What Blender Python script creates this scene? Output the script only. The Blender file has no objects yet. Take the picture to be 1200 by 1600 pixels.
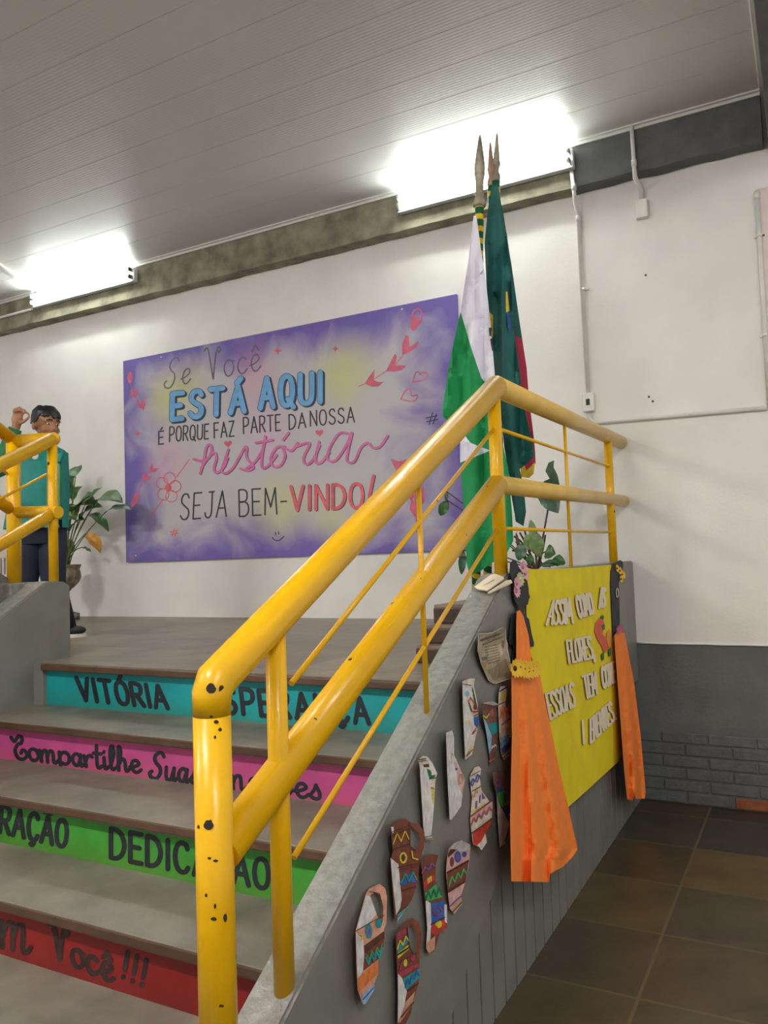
import bpy, bmesh, math, random
from mathutils import Vector, Matrix, noise
from mathutils.geometry import tessellate_polygon
C = bpy.context.scene
COL = C.collection
V = Vector
rnd = random.Random(4)

# ------------------------------------------------------------------ camera, world, exposure
CAM = V((0.99155, -5.15123, 1.55))
YAW, PIT, ROL, FPX = -0.49114098, 0.05690066, -0.03396207, 1240.746
fw = V((math.sin(YAW)*math.cos(PIT), math.cos(YAW)*math.cos(PIT), math.sin(PIT)))
r0 = V((math.cos(YAW), -math.sin(YAW), 0)); u0 = r0.cross(fw)
rt = r0*math.cos(ROL) + u0*math.sin(ROL); up = -r0*math.sin(ROL) + u0*math.cos(ROL)
cd = bpy.data.cameras.new('camera'); cam = bpy.data.objects.new('camera', cd); COL.objects.link(cam)
cam.matrix_world = Matrix(((rt.x, up.x, -fw.x, CAM.x), (rt.y, up.y, -fw.y, CAM.y), (rt.z, up.z, -fw.z, CAM.z), (0, 0, 0, 1)))
cd.sensor_fit = 'VERTICAL'; cd.sensor_height = 24; cd.sensor_width = 18; cd.lens = FPX*24/1600; cd.clip_start = .02
C.camera = cam
w = bpy.data.worlds.new('hall_air'); C.world = w; w.use_nodes = True
w.node_tree.nodes['Background'].inputs[0].default_value = (1, .97, .93, 1)
w.node_tree.nodes['Background'].inputs[1].default_value = .26
C.view_settings.view_transform = 'Standard'; C.view_settings.look = 'None'
C.view_settings.exposure = 1.45; C.view_settings.gamma = 1; C.view_settings.use_curve_mapping = False
TUBE_POWER = 20.0        # emission of the wall tubes in view
FILL_POWER = 116.0        # emission of the unseen fill tubes behind the viewpoint

# ------------------------------------------------------------------ measuring: a photo point lands on a plane of the place
def ray(x, y): return fw + rt*((x-600)/FPX) - up*((y-800)/FPX)
def pX(x, y, X=0.0):
    d = ray(x, y); return CAM + d*((X-CAM.x)/d.x)
def pY(x, y, Y=0.0):
    d = ray(x, y); return CAM + d*((Y-CAM.y)/d.y)
def pZ(x, y, Z=0.0):
    d = ray(x, y); return CAM + d*((Z-CAM.z)/d.z)
def pN(x, y, p0, n):
    d = ray(x, y); return CAM + d*((p0-CAM).dot(n)/d.dot(n))
def crop(x0, y0, s): return lambda pts: [(x0+a/s, y0+b/s) for a, b in pts]

# ------------------------------------------------------------------ materials
def lin(c):
    if isinstance(c, str): c = [int(c[i:i+2], 16)/255 for i in (1, 3, 5)]
    return tuple(((v/12.92) if v <= .04045 else ((v+.055)/1.055)**2.4) for v in c) + (1,)
MATS = {}
def mat(name, c, rough=.6, var=.06, scale=12, bump=0, bscale=40, metal=0, coat=0, spec=.5, c2=None, trans=0):
    if name in MATS: return MATS[name]
    m = bpy.data.materials.new(name); m.use_nodes = True; MATS[name] = m
    n, l = m.node_tree.nodes, m.node_tree.links; b = n['Principled BSDF']
    b.inputs['Roughness'].default_value = rough; b.inputs['Metallic'].default_value = metal
    b.inputs['Coat Weight'].default_value = coat; b.inputs['Coat Roughness'].default_value = .12
    b.inputs['Specular IOR Level'].default_value = spec
    tc = n.new('ShaderNodeTexCoord'); ns = n.new('ShaderNodeTexNoise'); ns.inputs['Scale'].default_value = scale; ns.inputs['Detail'].default_value = 6
    l.new(tc.outputs['Object'], ns.inputs['Vector'])
    rp = n.new('ShaderNodeValToRGB'); a = lin(c)
    d = lin(c2) if c2 else tuple(max(0, v*(1-var*2.2)) for v in a[:3])+(1,)
    e = a if c2 else tuple(min(1, v*(1+var)) for v in a[:3])+(1,)
    rp.color_ramp.elements[0].color = d; rp.color_ramp.elements[1].color = e
    rp.color_ramp.elements[0].position = .3; rp.color_ramp.elements[1].position = .68
    l.new(ns.outputs['Fac'], rp.inputs[0]); l.new(rp.outputs[0], b.inputs['Base Color'])
    if trans: b.inputs['Transmission Weight'].default_value = trans
    if bump:
        n2 = n.new('ShaderNodeTexNoise'); n2.inputs['Scale'].default_value = bscale; n2.inputs['Detail'].default_value = 8
        l.new(tc.outputs['Object'], n2.inputs['Vector'])
        bp = n.new('ShaderNodeBump'); bp.inputs['Strength'].default_value = bump; bp.inputs['Distance'].default_value = .01
        l.new(n2.outputs['Fac'], bp.inputs['Height']); l.new(bp.outputs[0], b.inputs['Normal'])
    return m
def nodes_of(m):
    return m.node_tree.nodes, m.node_tree.links, m.node_tree.nodes['Principled BSDF']
def emit(name, c, s):
    m = bpy.data.materials.new(name); m.use_nodes = True; b = m.node_tree.nodes['Principled BSDF']
    b.inputs['Base Color'].default_value = (0.8, .8, .8, 1)
    b.inputs['Emission Color'].default_value = c; b.inputs['Emission Strength'].default_value = s
    return m
def math_node(n, l, op, a, b=None):
    k = n.new('ShaderNodeMath'); k.operation = op
    for i, x in enumerate((a, b)):
        if x is None: continue
        if isinstance(x, (int, float)): k.inputs[i].default_value = x
        else: l.new(x, k.inputs[i])
    return k.outputs[0]
def mix_node(n, l, f, a, b):
    k = n.new('ShaderNodeMix'); k.data_type = 'RGBA'
    for i, x in ((0, f), (6, a), (7, b)):
        if isinstance(x, (int, float)): k.inputs[i].default_value = x
        elif isinstance(x, tuple): k.inputs[i].default_value = x
        else: l.new(x, k.inputs[i])
    return k.outputs[2]

M_WALL = mat('white_wall_paint', '#e6e3de', .75, .03, 3, .10, 60)
M_DADO = mat('dark_grey_wall_paint', '#646666', .5, .10, 5, .15, 50)
M_BRICK = mat('grey_painted_brick', '#5f6263', .5, .10, 14, .3, 60)
M_BRICKRED = mat('bare_red_brick', '#8f5233', .8, .15, 20, .3, 60)
M_GREY = mat('grey_wall_paint', '#7a7973', .42, .07, 6, .12, 45)
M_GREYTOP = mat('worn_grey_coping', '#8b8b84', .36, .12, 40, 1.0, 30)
M_CONC = mat('bare_concrete', '#8a8670', .8, .25, 7, .5, 22)
M_CONCGREY = mat('grey_beam_paint', '#5e5f60', .7, .12, 8, .2, 30)
M_TRIM = mat('white_plastic_trim', '#d8d6d2', .4, .03)
M_PIPE = mat('white_painted_conduit', '#dcdad4', .45, .04)
M_BOXW = mat('white_plastic_box', '#e4e2da', .4, .03)
M_DARK = mat('dark_slot', '#2a2a28', .6)
M_HOUS = mat('white_enamel_housing', '#d2d6d6', .3, .03)
M_CAP = mat('tube_end_metal', '#b9b9b2', .35, .05, metal=.4)
M_BLACKP = mat('black_letter_paint', '#20242a', .55, .15, 30)
M_BLACKR = mat('faded_black_paint', '#33231f', .6, .3, 30)
M_FOAM = mat('cream_foam', '#e6d8bc', .7, .05)
M_DOLL = mat('black_card', '#23252a', .7, .1)
M_ORANGE = mat('orange_nonwoven_cloth', '#f5832f', .75, .03, 30, .03, 400)
M_YELLOWB = mat('yellow_nonwoven_cloth', '#e2cd08', .8, .05, 8, .05, 300)
M_WOOD = mat('dark_brown_wood', '#4a342a', .5, .3, 8)
M_WOODL = mat('worn_wood_top', '#8d7a68', .5, .2, 9)
M_POTC = mat('brown_glazed_pot', '#8d7f66', .55, .35, 16, .5, 18)
M_SOIL = mat('dark_soil', '#2f271f', .9, .3, 40, .5, 60)
M_LEAF = mat('green_leaf', '#3d6a34', .38, .18, 14)
M_LEAFL = mat('light_green_leaf', '#6f8c4e', .4, .18, 14)
M_LEAFG = mat('grey_green_leaf', '#4d6f57', .32, .2, 14)
M_LEAFO = mat('dry_orange_leaf', '#c98a2e', .5, .2, 14)
M_STEM = mat('green_stem', '#5f6b38', .5, .2)
M_STEMB = mat('brown_stem', '#4a352b', .6, .2)
M_SKIN = mat('warm_brown_skin', '#a97656', .5, .05, 12)
M_HAIR = mat('black_hair', '#17181c', .45, .2, 60)
M_JACK = mat('teal_jacket', '#0f7d75', .7, .06, 20)
M_JACKG = mat('green_sleeve', '#1f6a3a', .7, .06, 20)
M_SHIRT = mat('light_green_shirt', '#86c08a', .8, .05)
M_NAVY = mat('navy_trousers', '#1d2438', .85, .06)
M_SHOE = mat('black_shoe', '#1e1f24', .6, .1)
M_SOLE = mat('white_sole', '#d9d4c8', .6)
M_EYE = mat('eye_white', '#d8d0c8', .3)
M_LIP = mat('lip', '#8f5148', .5)
M_FLW = mat('white_flag_cloth', '#d9d6e2', .75, .03)
M_FLG = mat('green_flag_cloth', '#128a4c', .75, .04)
M_FLD = mat('deep_green_flag_cloth', '#0e5752', .72, .05)
M_FLR = mat('red_flag_cloth', '#a82340', .72, .05)
M_FLY = mat('yellow_flag_cloth', '#d9b52a', .72, .05)
M_FLB = mat('blue_flag_cloth', '#24458f', .72, .05)
M_SPEAR = mat('aged_silver_spear', '#a49a86', .5, .2, 30, .2, 60, metal=.3)
M_SPEARP = mat('pinkish_copper_spear', '#b08a78', .5, .15, 30, metal=.2)

def yellow_paint(name, c, chips=.68):
    m = mat(name, c, .32, .05, 6, .05, 30, coat=.08, spec=.35)
    n, l, b = nodes_of(m)
    base = b.inputs['Base Color'].links[0].from_socket
    tc = n.new('ShaderNodeTexCoord'); a = n.new('ShaderNodeTexNoise'); a.inputs['Scale'].default_value = 26; a.inputs['Detail'].default_value = 3
    l.new(tc.outputs['Object'], a.inputs['Vector'])
    k = n.new('ShaderNodeValToRGB'); k.color_ramp.elements[0].position = chips; k.color_ramp.elements[1].position = chips+.012
    l.new(a.outputs['Fac'], k.inputs[0])
    l.new(mix_node(n, l, k.outputs[0], base, lin('#3a3226')), b.inputs['Base Color'])
    return m
M_RAIL = yellow_paint('yellow_gloss_paint', '#e3ad05', .735)
M_RAILP = yellow_paint('pale_yellow_paint', '#d8b25c', .74)  # paler, less saturated yellow for the level landing rails
M_CHIP = mat('bare_dark_metal', '#2c2620', .6)
M_CHIPG = mat('bare_grey_metal', '#8b8574', .5)

def pole_mat():
    m = mat('green_yellow_spiral_tape', '#1c6a3a', .5); n, l, b = nodes_of(m)
    tc = n.new('ShaderNodeTexCoord'); s = n.new('ShaderNodeSeparateXYZ'); l.new(tc.outputs['Object'], s.inputs[0])
    an = math_node(n, l, 'ARCTAN2', s.outputs[1], s.outputs[0])
    ph = math_node(n, l, 'ADD', math_node(n, l, 'MULTIPLY', s.outputs[2], 17.0), math_node(n, l, 'MULTIPLY', an, 1/6.28318))
    f = math_node(n, l, 'FRACT', ph)
    g = math_node(n, l, 'GREATER_THAN', f, .56)
    l.new(mix_node(n, l, g, lin('#17603a'), lin('#e2c02c')), b.inputs['Base Color'])
    return m
M_POLE = pole_mat()

def slate_mat(name, cols, sx, sy, ox, oy, grout, rough=.45, mortar=.012):
    m = mat(name, cols[0], rough, .1, 5, .25, 18); n, l, b = nodes_of(m)
    tc = n.new('ShaderNodeTexCoord'); mp = n.new('ShaderNodeMapping'); mp.inputs['Location'].default_value = (-ox, -oy, 0)
    l.new(tc.outputs['Object'], mp.inputs[0])
    s = n.new('ShaderNodeSeparateXYZ'); l.new(mp.outputs[0], s.inputs[0])
    ux = math_node(n, l, 'DIVIDE', s.outputs[0], sx); uy = math_node(n, l, 'DIVIDE', s.outputs[1], sy)
    cx = math_node(n, l, 'FLOOR', ux); cy = math_node(n, l, 'FLOOR', uy)
    cb = n.new('ShaderNodeCombineXYZ'); l.new(cx, cb.inputs[0]); l.new(cy, cb.inputs[1])
    wn = n.new('ShaderNodeTexWhiteNoise'); wn.noise_dimensions = '2D'; l.new(cb.outputs[0], wn.inputs['Vector'])
    rp = n.new('ShaderNodeValToRGB'); e = rp.color_ramp.elements
    e[0].color = lin(cols[0]); e[1].color = lin(cols[-1]); e[0].position = .1; e[1].position = .9
    for i, c in enumerate(cols[1:-1]):
        k = e.new(.1+.8*(i+1)/(len(cols)-1)); k.color = lin(c)
    l.new(wn.outputs['Value'], rp.inputs[0])
    ns = n.new('ShaderNodeTexNoise'); ns.inputs['Scale'].default_value = 4.5; ns.inputs['Detail'].default_value = 7; l.new(tc.outputs['Object'], ns.inputs['Vector'])
    r2 = n.new('ShaderNodeValToRGB'); r2.color_ramp.elements[0].color = (.62, .6, .56, 1); r2.color_ramp.elements[1].color = (1.0, .98, .92, 1)
    r2.color_ramp.elements[0].position = .3; r2.color_ramp.elements[1].position = .7
    l.new(ns.outputs['Fac'], r2.inputs[0])
    mu = n.new('ShaderNodeMix'); mu.data_type = 'RGBA'; mu.blend_type = 'MULTIPLY'; mu.inputs[0].default_value = 1
    l.new(rp.outputs[0], mu.inputs[6]); l.new(r2.outputs[0], mu.inputs[7])
    def edge(u, sz):
        f = math_node(n, l, 'FRACT', u); d = math_node(n, l, 'MINIMUM', f, math_node(n, l, 'SUBTRACT', 1.0, f))
        return math_node(n, l, 'LESS_THAN', math_node(n, l, 'MULTIPLY', d, sz), mortar/2)
    g = math_node(n, l, 'MAXIMUM', edge(ux, sx), edge(uy, sy))
    l.new(mix_node(n, l, g, mu.outputs[2], lin(grout)), b.inputs['Base Color'])
    return m
M_FLOOR = slate_mat('brown_slate_tiles', ['#51442f', '#6b5934', '#5a4b33', '#433f3a', '#66562f', '#3c3833'], .51, .51, .378-.51, -.225, '#5f5439', .4, .012)
M_LAND = slate_mat('grey_slate_landing', ['#8d8375', '#857b70', '#948a7a'], .62, .46, -.3, -.1, '#665b4f', .38, .006)
M_TREAD = mat('slate_tread', '#7d766a', .42, .15, 6, .2, 20)
M_NOSE = mat('brown_nosing', '#59402f', .5, .15, 8)

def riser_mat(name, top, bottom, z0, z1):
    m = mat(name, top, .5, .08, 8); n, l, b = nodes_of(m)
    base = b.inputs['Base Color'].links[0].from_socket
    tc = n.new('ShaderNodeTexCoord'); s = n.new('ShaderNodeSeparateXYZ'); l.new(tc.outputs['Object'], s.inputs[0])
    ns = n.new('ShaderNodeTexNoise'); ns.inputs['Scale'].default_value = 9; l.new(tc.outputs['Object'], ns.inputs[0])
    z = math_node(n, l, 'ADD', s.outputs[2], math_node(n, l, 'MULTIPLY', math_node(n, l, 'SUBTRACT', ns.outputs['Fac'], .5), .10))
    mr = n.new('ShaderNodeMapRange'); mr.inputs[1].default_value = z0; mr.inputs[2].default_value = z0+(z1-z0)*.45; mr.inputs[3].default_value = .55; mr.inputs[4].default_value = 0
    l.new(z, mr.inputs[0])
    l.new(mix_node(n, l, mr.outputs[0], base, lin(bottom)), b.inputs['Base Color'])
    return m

def plank_mat():
    m = mat('white_plastic_ceiling_planks', '#cfccc8', .32, .02, 2); n, l, b = nodes_of(m)
    tc = n.new('ShaderNodeTexCoord'); s = n.new('ShaderNodeSeparateXYZ'); l.new(tc.outputs['Object'], s.inputs[0])
    fine = math_node(n, l, 'SINE', math_node(n, l, 'MULTIPLY', s.outputs[1], 2*math.pi/.0225))
    bp = n.new('ShaderNodeBump'); bp.inputs['Strength'].default_value = .07; bp.inputs['Distance'].default_value = .004
    l.new(fine, bp.inputs['Height']); l.new(bp.outputs[0], b.inputs['Normal'])
    return m
M_CEIL = plank_mat()

# ------------------------------------------------------------------ object helpers
ORG = {}
def thing(name, label, cat, base, group=None):
    o = bpy.data.objects.new(name, None); COL.objects.link(o); o.empty_display_size = .1
    o.location = base; ORG[o] = V(base); o['label'] = label; o['category'] = cat
    if group: o['group'] = group
    return o
def obj(name, bm, m, parent=None, base=None, label=None, cat=None, group=None, kind=None, smooth=False):
    org = ORG[parent] if parent else V(base if base is not None else (0, 0, 0))
    bmesh.ops.translate(bm, verts=bm.verts[:], vec=-org)
    me = bpy.data.meshes.new(name); bm.to_mesh(me); bm.free()
    for x in (m if isinstance(m, (list, tuple)) else [m]): me.materials.append(x)
    if smooth:
        me.polygons.foreach_set('use_smooth', [True]*len(me.polygons))
    o = bpy.data.objects.new(name, me); COL.objects.link(o); ORG[o] = org
    if parent: o.parent = parent
    else: o.location = org
    for k, v in (('label', label), ('category', cat), ('group', group), ('kind', kind)):
        if v: o[k] = v
    return o
def struct(name, bm, m, label=None, smooth=False): return obj(name, bm, m, None, None, label, None, None, 'structure', smooth)
def B(): return bmesh.new()
def box(bm, a, b, bev=0, mi=0):
    lo = [min(a[i], b[i]) for i in range(3)]; hi = [max(a[i], b[i]) for i in range(3)]
    vs = [bm.verts.new((x, y, z)) for x in (lo[0], hi[0]) for y in (lo[1], hi[1]) for z in (lo[2], hi[2])]
    fs = [bm.faces.new([vs[i] for i in q]) for q in ((0, 1, 3, 2), (4, 6, 7, 5), (0, 4, 5, 1), (2, 3, 7, 6), (0, 2, 6, 4), (1, 5, 7, 3))]
    for f in fs: f.material_index = mi
    if bev:
        es = list({e for f in fs for e in f.edges})
        r = bmesh.ops.bevel(bm, geom=es, offset=bev, segments=2, affect='EDGES', profile=.5)
        for f in r['faces']: f.material_index = mi
    return bm
def prism_x(bm, poly, x0, x1, mi=0):                 # polygon given as (y, z), extruded along x
    a = [bm.verts.new((x0, y, z)) for y, z in poly]; b = [bm.verts.new((x1, y, z)) for y, z in poly]
    n = len(poly)
    fs = [bm.faces.new(a[::-1]), bm.faces.new(b)] + [bm.faces.new((a[i], a[(i+1) % n], b[(i+1) % n], b[i])) for i in range(n)]
    for f in fs: f.material_index = mi
    bmesh.ops.recalc_face_normals(bm, faces=fs)
    return fs
def frame_of(t):
    a = V((0, 0, 1)) if abs(t.z) < .9 else V((1, 0, 0))
    u = t.cross(a).normalized(); return u, t.cross(u).normalized()
def tube(bm, pts, r, seg=16, caps=True, mi=0):
    pts = [V(p) for p in pts]; rs = r if isinstance(r, (list, tuple)) else [r]*len(pts); rings = []; u = None
    for i, p in enumerate(pts):
        t = ((pts[min(i+1, len(pts)-1)]-p).normalized() + (p-pts[max(i-1, 0)]).normalized()).normalized()
        if u is None: u, v = frame_of(t)
        else:
            u = (u - t*u.dot(t)).normalized(); v = t.cross(u)
        k = 1.0
        if 0 < i < len(pts)-1:
            c = t.dot((pts[i+1]-p).normalized()); k = 1/max(.75, c)
        rings.append([bm.verts.new(p+(u*math.cos(2*math.pi*j/seg)+v*math.sin(2*math.pi*j/seg))*rs[i]*k) for j in range(seg)])
    for a, b in zip(rings, rings[1:]):
        for j in range(seg):
            f = bm.faces.new((a[j], a[(j+1) % seg], b[(j+1) % seg], b[j])); f.smooth = True; f.material_index = mi
    if caps:
        for q in (rings[0][::-1], rings[-1]):
            f = bm.faces.new(q); f.material_index = mi
    return bm
def lathe(bm, c, prof, seg=24, mi=0, axis=V((0, 0, 1))):
    u, v = frame_of(axis); rings = []
    for r, z in prof:
        rings.append([bm.verts.new(V(c)+axis*z+(u*math.cos(2*math.pi*j/seg)+v*math.sin(2*math.pi*j/seg))*max(r, 1e-4)) for j in range(seg)])
    for a, b in zip(rings, rings[1:]):
        for j in range(seg):
            f = bm.faces.new((a[j], a[(j+1) % seg], b[(j+1) % seg], b[j])); f.smooth = True; f.material_index = mi
    f = bm.faces.new(rings[0][::-1]); f.material_index = mi; f = bm.faces.new(rings[-1]); f.material_index = mi
    bmesh.ops.recalc_face_normals(bm, faces=bm.faces[:])
    return bm
def ellipsoid(bm, c, ax, seg=16, rings=10, mi=0):    # ax: three semi-axis vectors
    ret = bmesh.ops.create_uvsphere(bm, u_segments=seg, v_segments=rings, radius=1)
    for v in ret['verts']:
        q = v.co.copy(); v.co = V(c)+ax[0]*q.x+ax[1]*q.y+ax[2]*q.z
    for v in ret['verts']:
        for f in v.link_faces: f.smooth = True; f.material_index = mi
def catmull(pts, k=6, closed=False):
    if len(pts) < 3: return pts
    P = [V((p[0], p[1])) if len(p) == 2 else V(p) for p in pts]; out = []; n = len(P)
    for i in range(n-1):
        a, b, c, d = P[max(i-1, 0)], P[i], P[i+1], P[min(i+2, n-1)]
        if closed:
            a = P[i-1] if i else P[n-2]; d = P[i+2] if i+2 < n else P[1]
        for j in range(k):
            t = j/k
            out.append(.5*((2*b)+(c-a)*t+(2*a-5*b+4*c-d)*t*t+(3*b-a-3*c+d)*t**3))
    out.append(P[-1]); return [tuple(q) for q in out]

# flat shapes measured on the photo, cut to a grid and laid on a surface map M(u, v, layer)
def patch(bm, outer, M, grid=12, holes=(), mi=0, layer=0):
    loops = [[V((a, b, 0)) for a, b in outer]] + [[V((a, b, 0)) for a, b in h] for h in holes]
    flat = [p for lp in loops for p in lp]; t = bmesh.new()
    vs = [t.verts.new(p) for p in flat]
    for tri in tessellate_polygon(loops):
        try: t.faces.new([vs[i] for i in tri])
        except ValueError: pass
    bmesh.ops.remove_doubles(t, verts=t.verts[:], dist=1e-4)
    if grid:
        for ax in (0, 1):
            lo = min(p[ax] for p in flat); hi = max(p[ax] for p in flat); k = math.ceil(lo/grid)*grid
            while k < hi:
                no = V((1, 0, 0)) if ax == 0 else V((0, 1, 0))
                bmesh.ops.bisect_plane(t, geom=t.verts[:]+t.edges[:]+t.faces[:], plane_co=no*k, plane_no=no, dist=1e-5); k += grid
    bmesh.ops.recalc_face_normals(t, faces=t.faces[:])
    new = {v: bm.verts.new(M(v.co.x, v.co.y, layer)) for v in t.verts}
    for f in t.faces:
        q = [new[v] for v in f.verts]
        pv = [v.co for v in f.verts]; ar = sum(pv[i].x*pv[(i+1) % len(pv)].y-pv[(i+1) % len(pv)].x*pv[i].y for i in range(len(pv)))
        if abs(ar) < 1e-7: continue
        if ar > 0: q.reverse()
        g = bm.faces.new(q); g.material_index = mi; g.smooth = True
    t.free()
RCOUNT = [0]
def ribbon(bm, pts, w, M, layer=1, mi=0, thick=0):   # painted (or, with thick, cut-out) stroke with round ends
    w *= .5; P = [pts[0]]
    for p in pts[1:]:
        if math.hypot(p[0]-P[-1][0], p[1]-P[-1][1]) > 1e-3: P.append(p)
    if len(P) < 2: return
    D = [math.atan2(b[1]-a[1], b[0]-a[0]) for a, b in zip(P, P[1:])]; runs = []; cur = [P[0]]
    for i in range(1, len(P)):
        cur.append(P[i])
        if i < len(P)-1:
            da = abs((D[i]-D[i-1]+math.pi) % (2*math.pi)-math.pi)
            if da > .75: runs.append(cur); cur = [P[i]]
    runs.append(cur)
    for R in runs:
        RCOUNT[0] = (RCOUNT[0]+1) % 9; ly = layer+.09*RCOUNT[0]; d = [math.atan2(b[1]-a[1], b[0]-a[0]) for a, b in zip(R, R[1:])]; left, right = [], []
        for i, (x, y) in enumerate(R):
            a0, a1 = d[max(i-1, 0)], d[min(i, len(d)-1)]; h = ((a1-a0+math.pi) % (2*math.pi)-math.pi)/2; a = a0+h; k = w/max(.8, math.cos(h))
            left.append((x-math.sin(a)*k, y+math.cos(a)*k)); right.append((x+math.sin(a)*k, y-math.cos(a)*k))
        cap = lambda c, a: [(c[0]+w*math.cos(a+t*math.pi/5), c[1]+w*math.sin(a+t*math.pi/5)) for t in (-1.5, -.5, .5, 1.5)]
        V_ = lambda q, l: [bm.verts.new(M(x, y, l)) for x, y in q]
        rise = .6/len(R); lz = ly+.6
        L_ = [bm.verts.new(M(x, y, ly+rise*i)) for i, (x, y) in enumerate(left)]; R_ = [bm.verts.new(M(x, y, ly+rise*i)) for i, (x, y) in enumerate(right)]
        e1, e0 = V_(cap(R[-1], d[-1]), lz), V_(cap(R[0], d[0]+math.pi), ly)
        fs = [bm.faces.new((L_[i], R_[i], R_[i+1], L_[i+1])) for i in range(len(R)-1)]
        fs += [bm.faces.new([R_[-1]]+e1+[L_[-1]]), bm.faces.new([L_[0]]+e0+[R_[0]])]
        if thick:
            loop = L_[::-1]+e0+R_+e1; flat = left[::-1]+cap(R[0], d[0]+math.pi)+right+cap(R[-1], d[-1]); lo = V_(flat, ly-thick); n = len(loop)
            fs += [bm.faces.new((loop[i], loop[(i+1) % n], lo[(i+1) % n], lo[i])) for i in range(n)]
        for f in fs: f.material_index = mi
def ellipse(cx, cy, rx, ry, n=18, a=0):
    ca, sa = math.cos(a), math.sin(a)
    return [(cx+rx*math.cos(t)*ca-ry*math.sin(t)*sa, cy+rx*math.cos(t)*sa+ry*math.sin(t)*ca) for t in [2*math.pi*i/n for i in range(n)]]

# brush alphabet: width, strokes ('~' = curved), heights in hundredths
O_ = '~28,100 8,88 0,50 8,12 28,0 48,12 56,50 48,88 28,100'
GL = {
 'A': (60, '0,0 30,100 60,0|12,34 48,34'), 'B': (50, '0,0 0,100|~0,100 26,100 42,90 42,66 26,54 0,54|~0,54 30,54 48,40 48,14 30,0 0,0'),
 'C': (52, '~50,82 42,97 24,100 8,86 0,50 8,14 24,0 42,3 52,18'), 'D': (54, '0,0 0,100|~0,100 24,98 44,82 54,50 44,18 24,2 0,0'),
 'E': (44, '44,100 0,100 0,0 44,0|0,52 36,52'), 'F': (44, '44,100 0,100 0,0|0,52 36,52'), 'I': (10, '5,100 5,0'),
 'L': (44, '0,100 0,0 44,0'), 'J': (42, '~38,100 38,24 30,4 16,0 4,8 0,20|20,100 48,100'), 'M': (64, '0,0 6,100 32,28 58,100 64,0'), 'N': (52, '0,0 0,100 52,0 52,100'),
 'O': (56, O_), 'P': (48, '0,0 0,100|~0,100 26,100 44,92 48,76 44,58 26,46 0,46'), 'Q': (58, O_+'|34,22 60,-8'),
 'R': (50, '0,0 0,100|~0,100 26,100 44,92 47,76 42,58 26,48 0,48|20,48 50,0'), 'S': (50, '~46,84 36,98 16,98 4,84 6,66 24,52 44,38 48,18 36,2 14,2 0,16'),
 'T': (54, '0,100 54,100|27,100 27,0'), 'U': (54, '~0,100 0,30 8,6 27,0 46,6 54,30 54,100'), 'V': (54, '0,100 28,0 54,100'), 'Z': (48, '0,100 48,100 0,0 48,0'),
 '-': (34, '2,46 32,46'), '!': (14, '11,100 5,30|2,4 2,0'), ',': (10, '6,10 0,-18'), '.': (8, '4,2 4,0'),
 'e': (38, '~0,20 18,24 34,36 27,50 13,46 6,24 14,3 26,0 40,12'), 'o': (38, '~20,50 6,42 2,22 10,3 24,2 35,18 32,40 20,50|~30,46 38,42'),
 'c': (34, '~32,42 20,50 8,42 2,22 10,3 22,0 36,12'), 'm': (66, '0,48 4,0|~4,20 12,44 20,50 25,42 26,0|~26,20 34,44 42,50 48,42 49,6 56,0 66,12'),
 'p': (44, '2,50 4,-42|~4,32 14,48 28,50 38,34 34,10 22,0 6,6'), 'a': (42, '~32,42 18,50 6,40 2,20 10,2 22,4 32,40|~33,48 31,8 36,0 44,10'),
 'r': (32, '0,46 5,0|~5,22 12,42 22,50 30,44'), 't': (28, '~14,96 10,20 16,0 28,10|0,62 28,62'), 'i': (20, '~6,48 6,8 11,0 20,10|7,70 8,74'),
 'l': (24, '~2,12 18,60 20,94 12,100 6,70 6,14 12,0 24,10'), 'h': (44, '~0,12 16,62 18,94 11,100 7,60 5,0|~5,20 16,44 26,50 31,38 31,8 36,0 46,12'),
 'u': (44, '~2,48 3,14 10,0 22,6 32,46|~32,48 31,8 36,0 46,10'), 's': (34, '~0,10 14,34 18,50 20,46 28,22 26,4 14,0 4,6'),
 'Sc': (56, '~52,86 42,100 24,94 16,76 24,58 38,44 40,20 26,0 6,4 0,18 8,26'), 'Vc': (58, '~0,92 10,100 16,84 30,0|~30,0 40,70 50,96 58,88 52,80 47,90'),
 'Cc': (56, '~0,90 10,74 18,84 30,100 40,92 36,70 22,62 10,34 18,6 36,0 52,16 50,34 38,40 32,26'),
 'Ec': (48, '~44,88 32,100 16,92 14,70 30,56 12,46 2,24 12,2 30,0 46,16'),
}
ACC = {'Á': ('A', '~26,112 42,130'), 'É': ('E', '~18,112 32,128'), 'Ó': ('O', '~24,110 38,128'), 'Ã': ('A', '~12,114 22,122 38,112 50,120'),
       'Ç': ('C', '~28,0 34,-10 26,-20 16,-17'), 'ê': ('e', '10,62 22,80 34,62'), 'ó': ('o', '~18,66 34,92'), 'õ': ('o', '~6,62 14,70 26,62 36,70'), 'ç': ('c', '~18,0 24,-12 16,-22 8,-18')}
def glyph(ch):
    if ch in ACC:
        b, s = ACC[ch]; return GL[b][0], GL[b][1]+'|'+s
    return GL[ch]
def strokes(ch):
    w_, s = glyph(ch); out = []
    for st in s.split('|'):
        cur = st.startswith('~'); p = [tuple(float(v)/100 for v in q.split(',')) for q in st.lstrip('~').split()]
        out.append(catmull(p, 5, p[0] == p[-1]) if cur and len(p) > 2 else p)
    return w_/100, out
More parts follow.
